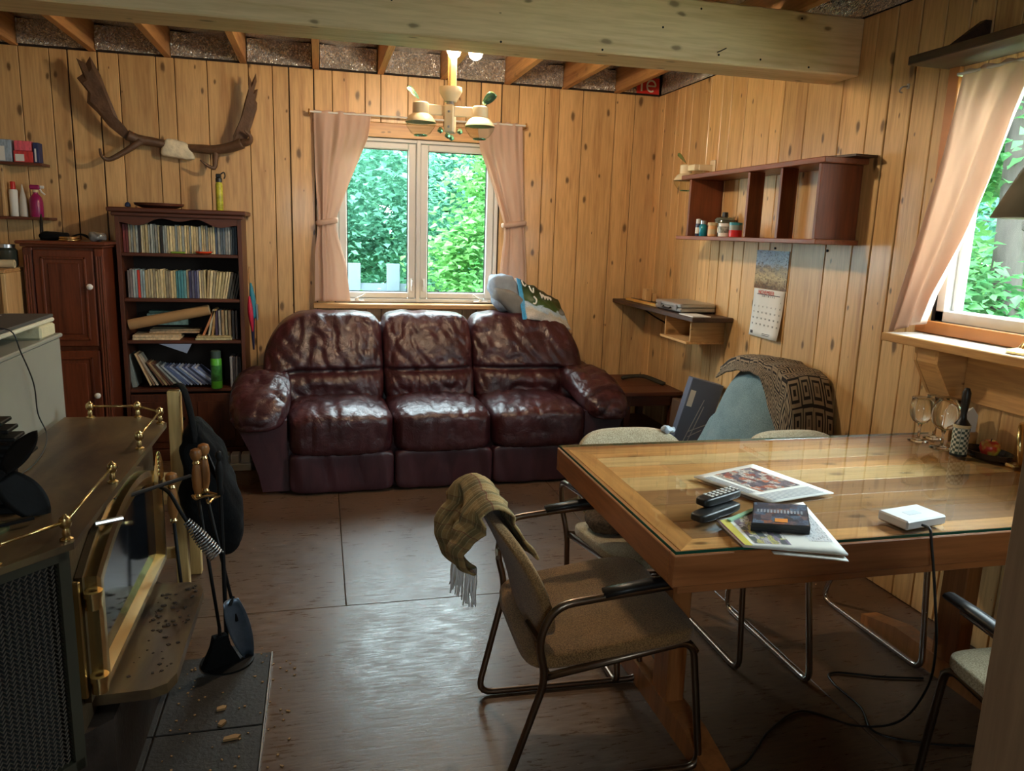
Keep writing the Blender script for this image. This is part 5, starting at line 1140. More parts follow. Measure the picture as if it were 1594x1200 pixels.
# lint roller
t = thing('lint_roller', 'lint roller with black handle and checked sheet standing on the table', 'lint roller', (2.165, 2.155, ZG))
n_ = NT('checked_print'); v = n_.coords((1, 1, 1), False); ckk = n_.new('ShaderNodeTexChecker'); ckk.inputs['Scale'].default_value = 110; ckk.inputs['Color1'].default_value = sr(206, 206, 190); ckk.inputs['Color2'].default_value = sr(62, 80, 70); n_.link(v, ckk.inputs['Vector']); n_.link(ckk.outputs[0], n_.b.inputs['Base Color'])
G().lathe([(.026, .006), (.027, .008), (.027, .105), (.026, .107)], 22, at=(2.165, 2.155, ZG)).build('sheet_roll', n_.m, t, 'auto')
for za, zb in ((.0005, .009), (.102, .112)): G().lathe([(.028, za), (.028, zb)], 22, at=(2.165, 2.155, ZG)).build('end_ring', MT['oldpaper'] if za > .05 else MT['blackplastic'], t, 'auto')
G().lathe([(.027, .111), (.022, .118), (.012, .132), (.0095, .15), (.014, .19), (.014, .225), (.008, .24), (0, .242)], 16, at=(2.165, 2.155, ZG)).build('handle', MT['blackplastic'], t, 'auto')
# tray with napkin box, apple, clock
t = thing('serving_tray', 'dark oval tray on the right end of the table', 'tray', (2.255, 2.12, ZG)); Mt = TR((2.26, 2.125, ZG+.0005)) @ Matrix.Diagonal((.58, .85, 1, 1))
G().lathe([(.07, 0), (.10, .003), (.108, .022), (.103, .022), (.09, .006), (0, .005)], 28, Mt).build('dish', mat('dark_lacquer', sr(46, 34, 30), .25), t, 'auto')
t = thing('napkin_holder', 'wooden napkin holder with white napkins at the wall end of the table', 'napkin holder', (2.27, 2.29, ZG))
G().box(2.235, 2.312, 2.225, 2.285, ZG+.0005, ZG+.014, .003).build('base', MT['pine_x'], t); G().box(2.235, 2.312, 2.225, 2.233, ZG+.014, ZG+.06, .003).build('front_plate', MT['pine_x'], t); G().box(2.235, 2.312, 2.277, 2.285, ZG+.014, ZG+.06, .003).build('rear_plate', MT['pine_x'], t)
for k in range(4):
    G().prism([(2.24, ZG+.015), (2.308, ZG+.015), (2.312, ZG+.12-.006*k), (2.285, ZG+.15-.005*k), (2.25, ZG+.125)], 2.237+.009*k, 2.243+.009*k, 'Y').build('napkin', MT['paper'], t)
g = G()
t = thing('apple', 'red and yellow apple lying on the dark tray', 'apple', (2.255, 2.115, ZG+.006))
n_ = NT('apple_skin'); v = n_.coords((1, 1, 1), False); n_.link(n_.ramp(n_.noise(v, 22, 2), [(.4, sr(196, 60, 40)), (.55, sr(206, 180, 70)), (.8, sr(130, 170, 60))]), n_.b.inputs['Base Color']); n_.set('Roughness', .25)
G().lathe([(0, .004), (.014, 0), (.026, .008), (.033, .026), (.030, .045), (.018, .055), (.006, .051), (0, .048)], 22, at=(2.255, 2.115, ZG+.0062)).build('flesh', n_.m, t, True); G().tube([(2.255, 2.115, ZG+.055), (2.257, 2.113, ZG+.068)], .0018, 5).build('stem', MT['walnut_v'], t)
t = thing('desk_clock', 'round brass rimmed clock standing on the table at the right edge', 'clock', (2.275, 2.02, ZG))
Mc = TR((2.262, 2.0, ZG+.078), R(38), R(82)); G().tube([Mc @ Vector((.068*math.cos(k*PI/18), .068*math.sin(k*PI/18), 0)) for k in range(36)], .0085, 8, closed=True).build('rim', MT['brass'], t, True)
G().lathe([(0, -.008), (.066, -.008), (.066, .002), (0, .004)], 28, Mc).build('dial', mat('gold_dial', sr(206, 170, 110), .2, .7, .2, 30), t, 'auto'); G().box(2.225, 2.30, 1.985, 2.02, ZG+.0005, ZG+.012, .003).build('foot', MT['brass'], t)
t = thing('plastic_wrap', 'crumpled clear plastic scrap on the back of the chair behind the table', 'wrap', (1.32, 2.70, .70))
G().soft((1.315, 2.695, .722), (.03, .02, .014), 8, 2, lambda q: q+Vector((0, 0, .012*mn.noise(q*70)))).build('film', mat('cool_clear_film', sr(186, 200, 210), .2, 0, .2, 60), t, True)
# ------------------------------------------------------------------ wood stove
sv = thing('wood_stove', 'brown wood stove with brass arched door and gallery rails', 'wood stove', (-.7, 2.19, 0))
iron = mat('brown_stove_enamel', sr(86, 70, 50), .42, .35, .18, 5, bump=.12, bs=90)
n_ = NT('scorched_stove_top'); v = n_.coords((1, .35, 1), False); nn = n_.noise(v, 6, 4, .6); n_.link(n_.ramp(nn, [(.32, sr(56, 38, 28)), (.45, sr(88, 68, 46)), (.62, sr(112, 92, 62))]), n_.b.inputs['Base Color']); n_.set('Roughness', .45); n_.set('Metallic', .3); n_.bump(n_.noise(v, 70, 3), .15, .004)
topm = n_.m
PT = [(-.505, 1.675), (-.505, 2.70), (-.60, 2.80), (-.845, 2.815), (-.845, 1.48), (-.68, 1.48)]
G().prism(PT, .785, .80).build('top_plate', topm, sv)
inn = lambda d: [(-.505-d, 1.675+d*.4), (-.505-d, 2.70-d*.4), (-.60-d*.4, 2.80-d), (-.845, 2.815-d), (-.845, 1.48+d), (-.68-d*.4, 1.48+d)]
G().prism(inn(.045), .28, .7845).build('firebox', iron, sv)
G().prism([(-.50, 1.84), (-.50, 2.56), (-.58, 2.64), (-.84, 2.64), (-.84, 1.74), (-.60, 1.74)], .0145, .279).build('pedestal', mat('dark_pedestal', sr(58, 46, 38), .6, .2, .3, 8, bump=.2), sv)
# chamfered corner frames and mesh panel
def P2(a, b, t): return (lerp(a[0], b[0], t), lerp(a[1], b[1], t))
ca_, cb_ = Vector((-.522, 1.683, 0)), Vector((-.69, 1.488, 0)); du = (cb_-ca_); Lc = du.length; du.normalize(); nrm = Vector((-du.y, du.x, 0)); nrm = nrm if nrm.x+(-nrm.y) > 0 else -nrm
if nrm.y > 0: nrm = -nrm
def cpt(s, z, o=0): return ca_+du*s+nrm*o+Vector((0, 0, z))
g = G()
for s0, s1, z0, z1 in ((-.004, .02, .27, .784), (Lc-.02, Lc, .27, .784), (0, Lc, .76, .784), (0, Lc, .27, .295)):
    c = [cpt(s0, 0, .002), cpt(s1, 0, .002), cpt(s1, 0, -.012), cpt(s0, 0, -.012)]; g.prism([(p.x, p.y) for p in c], z0, z1)
g.build('corner_frame', mat('grey_green_trim', sr(60, 56, 44), .45, .3), sv)
g = G(); rows = 46; cols = 16
for r in range(rows):
    z = lerp(.298, .757, r/rows); dz = .46/rows
    for c in range(cols):
        s0 = lerp(.02, Lc-.02, c/cols); s1 = lerp(.02, Lc-.02, (c+1)/cols); sm_ = (s0+s1)/2; up = 1 if (r+c) % 2 else -1
        for a, b in ((s0, sm_), (sm_, s1)):
            k = 1 if a == s0 else -1
            za, zb = (z, z+dz*.85) if k == 1 else (z+dz*.85, z)
            w = .0016
            g.add([cpt(a, za-w, -.004), cpt(b, zb-w, -.004), cpt(b, zb+w, -.006), cpt(a, za+w, -.006)], [(0, 1, 2, 3)])
o = g.build('mesh_grille', mat('bronze_mesh', sr(54, 42, 28), .5, .5), sv); o['kind'] = 'stuff'
c = [cpt(0, 0, -.016), cpt(Lc, 0, -.016), cpt(Lc, 0, -.024), cpt(0, 0, -.024)]; G().prism([(p.x, p.y) for p in c], .29, .77).build('grille_backing', mat('grille_black', sr(12, 11, 10), .9), sv)  # near-black sheet set behind the mesh
# door
dx = -.548
def arch(y0, y1, z0, zs, zt, n=18):
    cy = (y0+y1)/2; hw = (y1-y0)/2; pts = [(y0, z0), (y1, z0)]
    for k in range(n+1):
        e = 1-2*k/n; pts.append((cy+hw*e, zs+(zt-zs)*(1-e*e)))
    return pts
dr = G().prism(arch(1.80, 2.60, .352, .665, .765), dx, dx+.016, 'X').build('door', iron, sv)
outer = arch(1.815, 2.585, .365, .66, .752); inner = arch(1.865, 2.535, .405, .625, .705)
def framestrip(o, i, x0, x1):
    n = len(o); vs = [(x0, *p) for p in o]+[(x1-.004, *p) for p in o]+[(x1, *P2(p, q, .35)) for p, q in zip(o, i)]+[(x1, *P2(p, q, .75)) for p, q in zip(o, i)]+[(x0+.004, *q) for q in i]; fs = []
    for k in range(4):
        for j in range(n): fs.append((k*n+j, k*n+(j+1) % n, (k+1)*n+(j+1) % n, (k+1)*n+j))
    return G().add(vs, fs)
framestrip(outer, inner, dx+.016, dx+.046).build('brass_frame', MT['brass'], dr)
G().prism(inner, dx+.0165, dx+.021, 'X').build('door_glass', mat('dark_stove_glass', sr(20, 22, 26), .08, 0, .05, spec=.9), dr)
for z in (.40, .61): G().lathe([(.008, -.02), (.018, -.02), (.018, .008), (.021, .01), (.021, .022), (.009, .022), (.008, .0)], 16, at=(-.512, 1.80, z)).build('hinge_knuckle', MT['brass'], dr, 'auto')
G().box(-.552, -.535, 1.785, 1.80, .37, .66, .003).build('hinge_bar', MT['brass'], dr)
hd = G().tube(spline([(-.50, 2.52, .635), (-.465, 2.47, .63), (-.43, 2.43, .585), (-.40, 2.41, .54)], 5), .006, 8).build('door_handle', MT['blackmetal'], dr, True)
A_ = Vector((-.41, 2.415, .556)); B_ = Vector((-.325, 2.40, .44)); d = B_-A_; n1 = d.cross(Vector((0, 1, 0))).normalized(); n2 = d.cross(n1).normalized()
P = []
for k in range(16*10+1):
    u = k/160; rr = .011+.012*math.sin(min(1, u*1.05)*PI*.62); a = u*16*2*PI; P.append(A_+d*u+n1*(rr*math.cos(a))+n2*(rr*math.sin(a)))
G().tube(P, .0028, 5).build('coil_grip', MT['steel'], hd, True)
# ash shelf
G().prism([(-.55, 1.86), (-.42, 1.865), (-.385, 1.885), (-.37, 1.93), (-.37, 2.40), (-.385, 2.44), (-.42, 2.465), (-.55, 2.47)], .305, .332).build('ash_shelf', topm, sv)
g = G(); rf = random.Random(3)
for k in range(80):
    x, y = rf.uniform(-.49, -.385), 1.91+.53*rf.random()**.75; s = rf.uniform(.0012, .0045); g.box(-s, s, -s*rf.uniform(.5, 1.6), s, 0, s*.8, M=TR((x, y, .332), rf.uniform(0, 3)))
o = g.build('ash_crumbs', mat('dark_ash', sr(58, 44, 34), .9, 0, .4, 50), sv); o['kind'] = 'stuff'
# brass gallery
def gpost(x, y):
    p = G().lathe([(.013, 0), (.013, .004), (.007, .008), (.0085, .016), (.006, .026), (.011, .031), (.0135, .04), (.011, .049), (.005, .053), (.003, .057), (0, .058)], 12, at=(x, y, .80)).build('gallery_post', MT['brass'], sv, 'auto')
GP = [(-.615, 1.575), (-.522, 1.69), (-.522, 2.07), (-.522, 2.38), (-.522, 2.69), (-.61, 2.785), (-.76, 2.795)]
for p in GP: gpost(*p)
for i, j in ((0, 1), (1, 2), (3, 4), (4, 5), (5, 6)): G().tube([(*GP[i], .84), (*GP[j], .84)], .0038, 8).build('gallery_rail', MT['brass'], sv, True)
for k in range(6):
    G().tube([(-.50+.0*k, 2.50+.055*0+ (.03+.011*k)*math.cos(a*PI/12)*.8, .655+(.03+.014*k)*math.sin(a*PI/12)) for a in range(0, 13)], .003, 5).build('side_louvre', MT['brass'], sv)
G().tube([(-.54, 1.95, .735), (-.49, 2.0, .728)], .007, 8).build('damper_knob', MT['steel'], sv)
G().tube([(-.53, 2.1, .742), (-.40, 2.45, .69)], .006, 8).build('damper_rod', MT['blackmetal'], sv)
# hearth pad
hp = thing('hearth_pad', 'dark slate tiled hearth pad under the stove', 'hearth', (-.5, 2.0, 0))
tile = mat('charcoal_tile', sr(50, 46, 42), .65, 0, .25, 9, bump=.25, bs=70, rnd=.1)
for i, (x0, x1) in enumerate(((-.48, -.185), (-.865, -.485))):
    for (y0, y1) in ((2.145, 2.55), (1.735, 2.14), (1.33, 1.73)): G().box(x0, x1, y0, y1, .0, .014, .002).build('tile', tile, hp)
G().box(-.183, -.178, 1.33, 2.55, 0, .016, .001).build('metal_edge', MT['steel'], hp)
for (x, y, L, rz, lab) in ((-.31, 2.24, .03, .3, 'small wood chip on the hearth nearest the tool stand'), (-.30, 2.165, .028, 1.1, 'small pale wood chip in the middle of the hearth'), (-.265, 2.09, .05, .2, 'longest wood chip near the hearth edge')):
    tag(G().prism([(-L/2, -.006), (L*.3, -.009), (L/2, .002), (L*.2, .010), (-L*.4, .007)], 0, .007, M=TR((x, y, .0145), rz)).build('wood_chip', MT['kraft']), lab, 'wood chip')
g = G(); rf = random.Random(6)
for k in range(90): 
    x, y = rf.uniform(-.45, -.10), rf.uniform(1.9, 2.62); s = rf.uniform(.0012, .003); z = .0145 if (x < -.185 and y < 2.55) else .0005
    if z > .01 and x > -.19: continue
    g.box(-s, s, -s, s*1.5, 0, s, M=TR((x, y, z), rf.uniform(0, 3)))
tag(g.build('bark_crumbs', MT['kraft']), 'bark crumbs scattered on hearth and floor', 'crumbs', None, 'stuff')
# stove top fan
fa = thing('stove_fan', 'black stove top fan with finned head and drooping blades', 'stove fan', (-.755, 1.9, .8))
fx, fy = -.715, 1.90
g = G(); g.box(fx-.06, fx+.045, fy-.035, fy+.035, .8005, .815, .003); g.box(fx-.05, fx+.035, fy-.022, fy+.022, .815, .93, .006); g.build('body', MT['blackmetal'], fa)
for k in range(5): G().box(fx-.075, fx+.075-.012*k, fy-.032, fy+.032, .932+.018*k, .941+.018*k, .002).build('fin', MT['blackmetal'], fa)
G().cyl((fx+.02, fy-.022, .90), (fx+.02, fy-.05, .90), .012, None, 10).build('hub', MT['blackmetal'], fa)
for a, L, W in ((R(-52), .125, .05), (R(48), .11, .03), (R(178), .115, .042)):
    def bl(u, v, a=a, L=L, W=W):
        r = .012+L*u; w = W*math.sin(min(1, .12+u*.86)*PI)**.6*(v-.5)*1.5; c, s = math.cos(a), math.sin(a)
        return (fx+.02+r*c-w*s, fy-.045+.022*(v-.5), .90+r*s+w*c)
    G().grid(bl, 12, 6).build('blade', MT['blackmetal'], fa, True, solid=.0022)
t = thing('stove_thermometer', 'flat round thermometer with a black handle lying on the stove top', 'thermometer', (-.69, 1.79, .80))
G().lathe([(0, .0005), (.045, .0005), (.045, .006), (.04, .009), (0, .009)], 24, at=(-.70, 1.765, .80)).build('dial', mat('dull_green_dial', sr(84, 86, 56), .4, .3, .2), t, 'auto'); G().box(-.055, .055, -.004, .004, 0, .006, M=TR((-.662, 1.768, .8095), R(35))).build('handle', MT['blackmetal'], t)
# grey cabinet behind the stove
gc = thing('metal_cabinet', 'grey metal cabinet standing behind the stove', 'cabinet', (-1.15, 2.4, 0)); gmt = mat('grey_enamel', sr(148, 146, 134), .5, .1, .05)
G().box(-1.48, -.875, 1.85, 2.935, .02, 1.055, .004).build('body', gmt, gc); G().box(-1.49, -.868, 1.84, 2.945, 1.0555, 1.07, .004).build('lid', gmt, gc); G().box(-.876, -.8735, 2.36, 2.362, .05, 1.05).build('seam', MT['blackmetal'], gc)
for x in (-1.44, -.93):
    for y in (1.9, 2.88): G().box(x, x+.03, y, y+.03, 0, .02).build('foot', MT['blackplastic'], gc)
t = thing('foam_block', 'cream foam block on the corner of the grey cabinet', 'foam', (-.93, 2.84, 1.07)); G().box(-1.0, -.876, 2.76, 2.9, 1.0705, 1.112, .006).build('block', mat('cream_foam', sr(206, 196, 160), .9, 0, .06, 30, bump=.2), t)
o = G().box(-1.02, -.94, 2.42, 2.56, 1.0705, 1.112, .003).build('black_case', MT['blackplastic']); tag(o, 'small black case under the near end of the board on the grey cabinet', 'case')
t = thing('layered_board', 'dark board on a pale foam sheet lying on the grey cabinet', 'board', (-1.05, 2.65, 1.112)); G().box(-1.36, -.885, 2.25, 2.93, 1.1125, 1.126, .004).build('foam_sheet', mat('pale_foam_sheet', sr(206, 200, 176), .9), t); G().box(-1.37, -.89, 2.24, 2.935, 1.1265, 1.137, .002).build('board', mat('dark_slate_board', sr(72, 70, 68), .6), t)
t = thing('key_ring', 'small bunch of keys lying on the dark board', 'keys', (-1.05, 2.86, 1.137))
G().tube([(-1.06+.014*math.cos(a*PI/8), 2.86+.014*math.sin(a*PI/8), 1.1395) for a in range(16)], .0016, 5, closed=True).build('ring', MT['steel'], t)
for k in range(3): G().box(0, .045, -.005, .005, 0, .002, M=TR((-1.06, 2.86, 1.139+.002*k), R(-20+50*k))).build('key', MT['brass'] if k == 1 else MT['steel'], t)
tag(G().tube(spline([(-1.0, 2.45, 1.1395), (-.93, 2.50, 1.1405), (-.878, 2.52, 1.13), (-.862, 2.53, 1.07), (-.858, 2.60, .96), (-.860, 2.62, .86), (-.835, 2.60, .803), (-.78, 2.40, .803), (-.76, 2.2, .803), (-.80, 1.99, .803)], 8), .002, 6).build('cable', MT['blackplastic'], sm=True), 'thin dark cable hanging down the grey cabinet to the stove top', 'cable')
# ------------------------------------------------------------------ fireplace tools
ft = thing('tool_stand', 'black fireplace tool stand beside the stove', 'tool stand', (-.34, 2.45, 0))
bx_, by_ = -.322, 2.515
G().lathe([(.085, 0), (.085, .006), (.05, .014), (.012, .02), (.008, .03)], 24, at=(bx_, by_, .0145)).build('base', MT['blackmetal'], ft, 'auto'); G().cyl((bx_, by_, .03), (bx_, by_, .64), .007, None, 8).build('pole', MT['blackmetal'], ft)
G().lathe([(.007, .62), (.012, .63), (.009, .65), (.013, .70), (.011, .72), (.006, .735), (.012, .75), (.008, .765), (0, .77)], 12, at=(bx_, by_, -.02)).build('finial', MT['blackmetal'], ft, 'auto')
g = G()
for a in (R(150), R(200), R(250), R(100)): g.tube(spline([(bx_, by_, .60), (bx_+.05*math.cos(a), by_+.05*math.sin(a), .605), (bx_+.075*math.cos(a), by_+.075*math.sin(a), .60), (bx_+.085*math.cos(a), by_+.085*math.sin(a), .615)], 4), .004, 6)
g.build('hook_rack', MT['brass'], ft)
hw = wood('turned_handle_wood', sr(150, 98, 52), sr(104, 60, 28), 2, .35, .08)
def tool(name, lab, x, y, zt, lean, end):
    t = thing(name, lab, 'fire tool', (x, y, .05), 'fireplace tools'); b = Vector((x+lean[0], y+lean[1], .16)); a = Vector((x, y, zt-.16))
    G().tube([a, b], .0055, 8).build('shaft', MT['blackmetal'], t, True)
    G().lathe([(.009, -.165), (.013, -.158), (.009, -.15)], 12, at=(x, y, zt)).build('ferrule', MT['brass'], t, 'auto')
    G().lathe([(.010, -.15), (.015, -.13), (.0165, -.10), (.014, -.07), (.011, -.052)], 14, at=(x, y, zt)).build('grip', hw, t, 'auto')
    G().lathe([(.011, -.052), (.013, -.048), (.010, -.04)], 12, at=(x, y, zt)).build('collar', MT['brass'], t, 'auto')
    G().lathe([(.009, -.04), (.016, -.032), (.0195, -.018), (.016, -.005), (.006, 0), (0, 0)], 14, at=(x, y, zt)).build('knob', hw, t, 'auto')
    return t, b
t, b = tool('poker', 'poker with turned wooden knob handle nearest the stove', -.462, 2.495, .69, (.02, .0), 0)
G().tube(spline([b, b+Vector((0, 0, -.03)), b+Vector((-.012, -.01, -.06)), b+Vector((-.03, -.02, -.075))], 4), [.0055]*9+[.004]*3+[.002], 8).build('hook_tip', MT['blackmetal'], t, True)
t, b = tool('fire_brush', 'hearth brush with wooden knob handle and dark fan bristles', -.392, 2.53, .755, (.055, -.06), 0)
G().tube([b, b+Vector((0, 0, -.03))], .006, 8).build('neck', MT['blackmetal'], t); G().prism([(-.022, .135), (.022, .135), (.03, .10), (.062, .03), (-.062, .03), (-.03, .10)], -.014, .014, 'Y', TR((b.x, b.y, 0), R(25))).build('bristles', MT['black_cloth'], t)
t, b = tool('ash_shovel', 'ash shovel with wooden knob handle and blue grey blade', -.372, 2.55, .765, (.085, -.04), 0)
sa, sb = Vector((-.300, 2.485, .245)), Vector((-.252, 2.515, .022))
def shv(u, v):
    w = .040*math.sin(min(1, .18+v*.75)*PI)**.6*(2*u-1); return sa.lerp(sb, v)+Vector((.78, .62, 0))*w+Vector((-.5, .6, 0))*(.02*(1-(2*u-1)**2))
G().grid(shv, 8, 10).build('blade', mat('blue_steel_blade', sr(104, 118, 134), .35, .7, .2, 20), t, True, solid=.003); G().tube([b+Vector((-.008, 0, .09)), sa+Vector((-.006, .01, -.02))], .006, 8).build('neck', MT['blackmetal'], t)
# ------------------------------------------------------------------ pine chair with black bag
pn = thing('pine_chair', 'small unpainted pine chair behind the stove', 'chair', (-.6, 3.1, 0))
for x, y, h in ((-.527, 2.985, .852), (-.527, 3.28, .62), (-.80, 2.985, .42), (-.80, 3.28, .42)): G().box(x-.022, x+.022, y-.022, y+.022, 0, h, .003).build('leg', MT['oldpaine'] if 'oldpaine' in MT else MT['oldpine'], pn)
G().box(-.83, -.552, 2.96, 3.31, .421, .44, .003).build('seat', MT['oldpine'], pn)
for z in (.52,): G().box(-.537, -.517, 3.008, 3.257, z, z+.06, .003).build('back_rail', MT['oldpine'], pn)
G().box(-.778, -.55, 2.972, 2.998, .2, .24, .003).build('stretcher', MT['oldpine'], pn)
bgm = thing('black_bag', 'black nylon bag hanging by its strap on the pine chair post', 'bag', (-.42, 3.0, .22))
def bgf(q): w = q.z/.27; return Vector((q.x*(1-.45*max(0, w)**1.2)+.045*(-w)*.9+.02*mn.noise(q*9)+.008*mn.noise(q*22), q.y*(1-.3*max(0, w))+.012*mn.noise(q*12), q.z+.012*mn.noise(q*14)))
G().soft((-.425, 3.02, .465), (.10, .11, .27), 20, 3, bgf).build('sack', MT['black_cloth'], bgm, True)
G().tube(spline([(-.53, 3.02, .86), (-.51, 2.99, .872), (-.49, 2.975, .85), (-.47, 2.96, .77), (-.455, 2.95, .66)], 5), .016, 8, flat=.4).build('strap', MT['black_cloth'], bgm, True)
G().tube(spline([(-.42, 2.93, .64), (-.38, 2.925, .52), (-.36, 2.93, .36)], 5), .005, 6).build('zip', MT['blackplastic'], bgm, True)
G().box(-.37, -.358, 2.925, 2.93, .3, .33).build('zip_pull', MT['brass'], bgm)
# white socket box beside the sofa
t = thing('white_plastic_box', 'small white plastic box with raised cups on the floor left of the sofa', 'box', (-.53, 4.74, 0)); wp = mat('white_rack_plastic', sr(206, 210, 216), .45)
G().box(-.60, -.42, 4.70, 4.80, 0, .045, .004).build('base', wp, t)
for k in range(3): G().box(-.597+.06*k, -.545+.06*k, 4.71, 4.79, .0455, .10, .006).build('cup', wp, t)
# ------------------------------------------------------------------ outside
gr = struct(G().box(-14, 18, -4, 24, -.62, -.6).build('ground', mat('forest_grass', sr(96, 128, 62), .9, 0, .3, 3)) if False else None) if False else None
gm = mat('forest_grass', sr(92, 122, 62), .9, 0, .3, 3)
for i, (a, b, c, d) in enumerate(((-14, 18, YB+.2, 24), (XR+.2, 18, -6, YB+.2))):
    tag(struct(G().box(a, b, c, d, -.64, -.6).build('ground', gm)), ('mossy forest ground behind the cabin', 'mossy forest ground beside the cabin')[i])
def leafmat(name, c1, c2):
    t = NT(name); t.n.remove(t.b); v = t.coords((1, 1, 1)); n = t.noise(v, 3.2, 4); c = t.ramp(n, [(.3, c1), (.7, c2)])
    d = t.new('ShaderNodeBsdfDiffuse'); tl = t.new('ShaderNodeBsdfTranslucent'); mx = t.new('ShaderNodeMixShader'); mx.inputs[0].default_value = .4
    t.link(c, d.inputs[0]); t.link(c, tl.inputs[0]); t.link(d.outputs[0], mx.inputs[1]); t.link(tl.outputs[0], mx.inputs[2]); t.link(mx.outputs[0], t.out.inputs[0]); return t.m
LM = [leafmat('conifer_green', sr(66, 118, 100), sr(128, 182, 154)), leafmat('bright_leaf', sr(80, 142, 82), sr(144, 196, 118)), leafmat('mid_leaf', sr(56, 108, 66), sr(104, 156, 100))]
bark = mat('grey_bark', sr(64, 58, 52), .9, 0, .4, 9, (1, 1, .3), bump=.8, bs=25)
def foliage(c, h, n, size, seed, flat=.5, hollow=.35):
    rr = random.Random(seed); g = G(); vs = []; fs = []
    cl = [Vector((rr.gauss(0, 1), rr.gauss(0, 1), rr.gauss(0, 1))).normalized()*(rr.uniform(hollow, 1)**.5) for _ in range(max(12, n//45))]
    for k in range(n):
        q = rr.choice(cl); p = Vector((q.x*h[0], q.y*h[1], q.z*h[2]))+Vector((rr.gauss(0, .12), rr.gauss(0, .12), rr.gauss(0, .07)))*1.3+Vector(c)
        s = size*rr.uniform(.6, 1.4); a = rr.uniform(0, 2*PI); d = Vector((math.cos(a), math.sin(a), rr.uniform(-.7, .3))).normalized()
        w = d.cross(Vector((rr.uniform(-.6, .6), rr.uniform(-.6, .6), 1))).normalized(); up = w.cross(d)
        b = len(vs); vs += [p, p+d*s*.45+w*s*.36+up*s*.08, p+d*s-up*s*.12, p+d*s*.45-w*s*.36+up*s*.08, p+d*s*.5]
        fs += [(b, b+1, b+4), (b+1, b+2, b+4), (b+2, b+3, b+4), (b+3, b, b+4)]
    return g.add(vs, fs)
def tree(name, label, x, y, hgt, trunk, blobs, lm, n, size, seed, lean=(0, 0)):
    t = thing(name, label, 'tree' if 'bush' not in name else 'bush', (x, y, -.6), 'trees outside the windows'); rr = random.Random(seed)
    if trunk: 
        P = [(x+lean[0]*k/8+.05*math.sin(k+seed), y+lean[1]*k/8, -.6+hgt*k/8) for k in range(9)]
        G().tube(spline(P, 3), [trunk*(1-.7*i/24) for i in range(25)], 10).build('trunk', bark, t, True)
        for b in range(9):
            k = rr.uniform(.2, .9); p = Vector((x+lean[0]*k, y+lean[1]*k, -.6+hgt*k)); a = rr.uniform(0, 2*PI); L = rr.uniform(.5, 1.2)
            G().tube(spline([p, p+Vector((math.cos(a)*L*.5, math.sin(a)*L*.5, L*.25)), p+Vector((math.cos(a)*L, math.sin(a)*L, L*.35))], 4), [trunk*.22*(1-i/10) for i in range(9)], 6).build('branch', bark, t, True)
    g = G()
    for i, (c, h, f) in enumerate(blobs): q = foliage(c, h, int(n*f), size, seed*7+i); g.add(q.v, q.f)
    o = g.build('foliage', LM[lm], t); o['kind'] = 'stuff'
tree('conifer', 'blue green conifer filling the left pane of the back window', .1, 8.6, 3.4, .11, [((.2, 8.4, 1.9), (1.0, .7, 1.1), 1), ((-1.3, 8.8, 1.7), (.9, .8, 1.2), .8)], 0, 11000, .075, 3)
tree('conifer', 'tall dark conifer seen between the two back panes', 2.2, 10.4, 4.2, .14, [((1.2, 10.2, 2.0), (1.5, .9, 1.5), 1), ((3.4, 10.4, 1.9), (1.4, 1, 1.5), .8)], 0, 9000, .10, 5)
tree('maple_bush', 'bright green leafy bush in the right pane of the back window', 1.75, 7.5, 2.2, .03, [((1.72, 7.4, .95), (.72, .5, .75), 1), ((1.95, 7.6, 1.95), (.55, .5, .7), .8), ((2.9, 7.8, 1.5), (.7, .5, 1.2), .8)], 1, 7000, .08, 8)
tree('maple_bush', 'low pale bush at the foot of the left back pane', .2, 7.2, .9, .02, [((.55, 7.2, .5), (.8, .25, .2), 1), ((-.6, 7.2, .5), (.7, .25, .3), .7)], 1, 900, .08, 9)
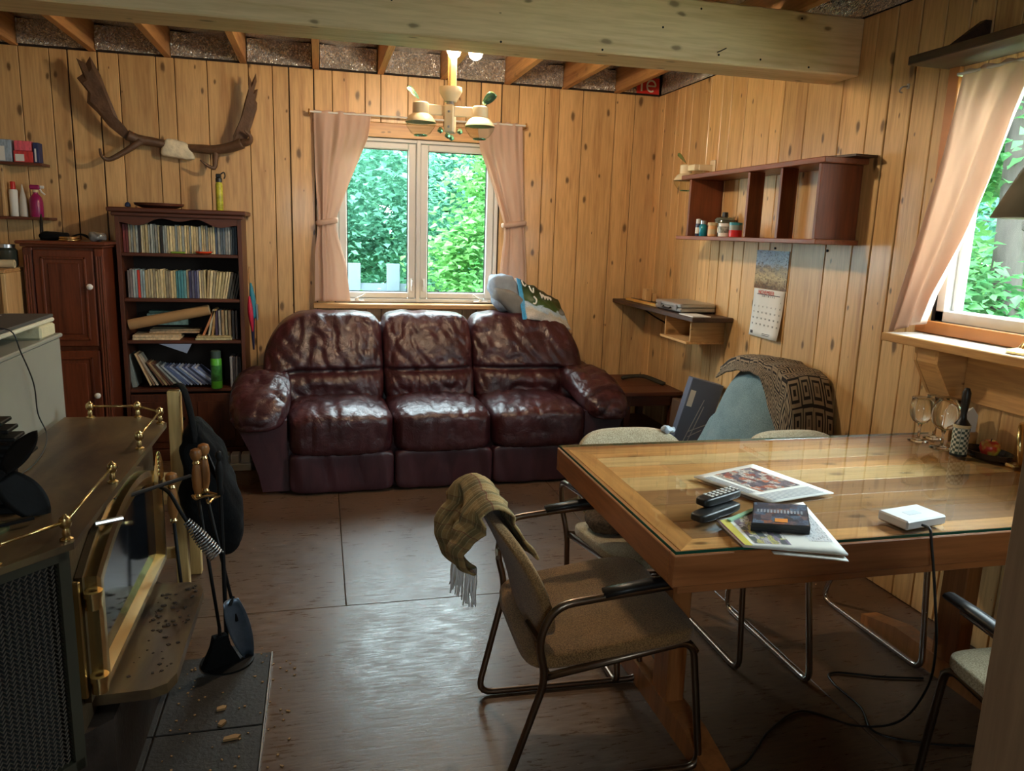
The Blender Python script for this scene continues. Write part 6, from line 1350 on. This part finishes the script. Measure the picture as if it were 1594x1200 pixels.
tree('birch', 'mottled grey trunk with leaves outside the side window', 4.5, 4.34, 5.5, .13, [((5.2, 4.2, 2.3), (.6, 1.1, .9), .8), ((4.4, 5.1, 1.2), (.5, .5, .5), .5)], 1, 3200, .10, 12, (.1, .1))
tree('alder', 'slanting thin trunked alder with airy leaves outside the side window', 4.0, 3.9, 4.2, .045, [((4.6, 5.0, 2.5), (.6, .9, .7), 1), ((4.2, 4.6, 1.0), (.5, .5, .4), .6)], 2, 3000, .09, 14, (.35, .9))
tree('conifer', 'dark green thicket behind the trunks of the side window', 7.4, 6.2, 3.6, .12, [((7.2, 6.0, 1.4), (.9, 2.0, 1.6), 1), ((7.4, 3.4, 1.8), (.9, 1.4, 1.6), .7)], 0, 7000, .12, 17)
tree('maple_bush', 'bright low bush under the trunks of the side window', 5.6, 5.2, 1.4, .02, [((5.6, 5.0, .7), (.5, 1.5, .7), 1)], 1, 4000, .10, 19)
for i, (x, y, lab) in enumerate(((-3.4, 13.4, 'farthest conifer left of the back window view'), (-.4, 14.2, 'far conifer behind the fence'), (2.6, 13.6, 'far conifer in the middle of the back window view'), (5.6, 14, 'farthest conifer right of the back window view'), (9.6, 8.8, 'far conifer left in the side window view'), (10.2, 5.4, 'far conifer in the middle of the side window view'), (10, 2.0, 'far conifer right in the side window view'))):
    tree('conifer', lab, x, y, 4.6, .15, [((x, y, .9), (1.9, 1.0, 1.5), 1), ((x, y, 2.6), (1.8, .9, 1.3), 1)] if i < 4 else [((x, y, .9), (1.0, 2.1, 1.5), 1), ((x, y, 2.6), (.9, 2.0, 1.3), 1)], 0, 2600, .34, 40+i)
fn = thing('board_fence', 'pale blue white board fence behind the left back pane', 'fence', (-.3, 7.5, -.6))
fm = mat('pale_fence_paint', sr(96, 108, 120), .7, 0, .05)
for i in range(14):
    x = -1.6+i*.185
    if i in (11, 13): continue
    G().box(x, x+.125, 7.5, 7.52, -.6, 1.13, .004).build('board', fm, fn)
for z in (.2, .85): G().box(-1.65, 1.05, 7.52, 7.56, z, z+.09).build('rail', fm, fn)
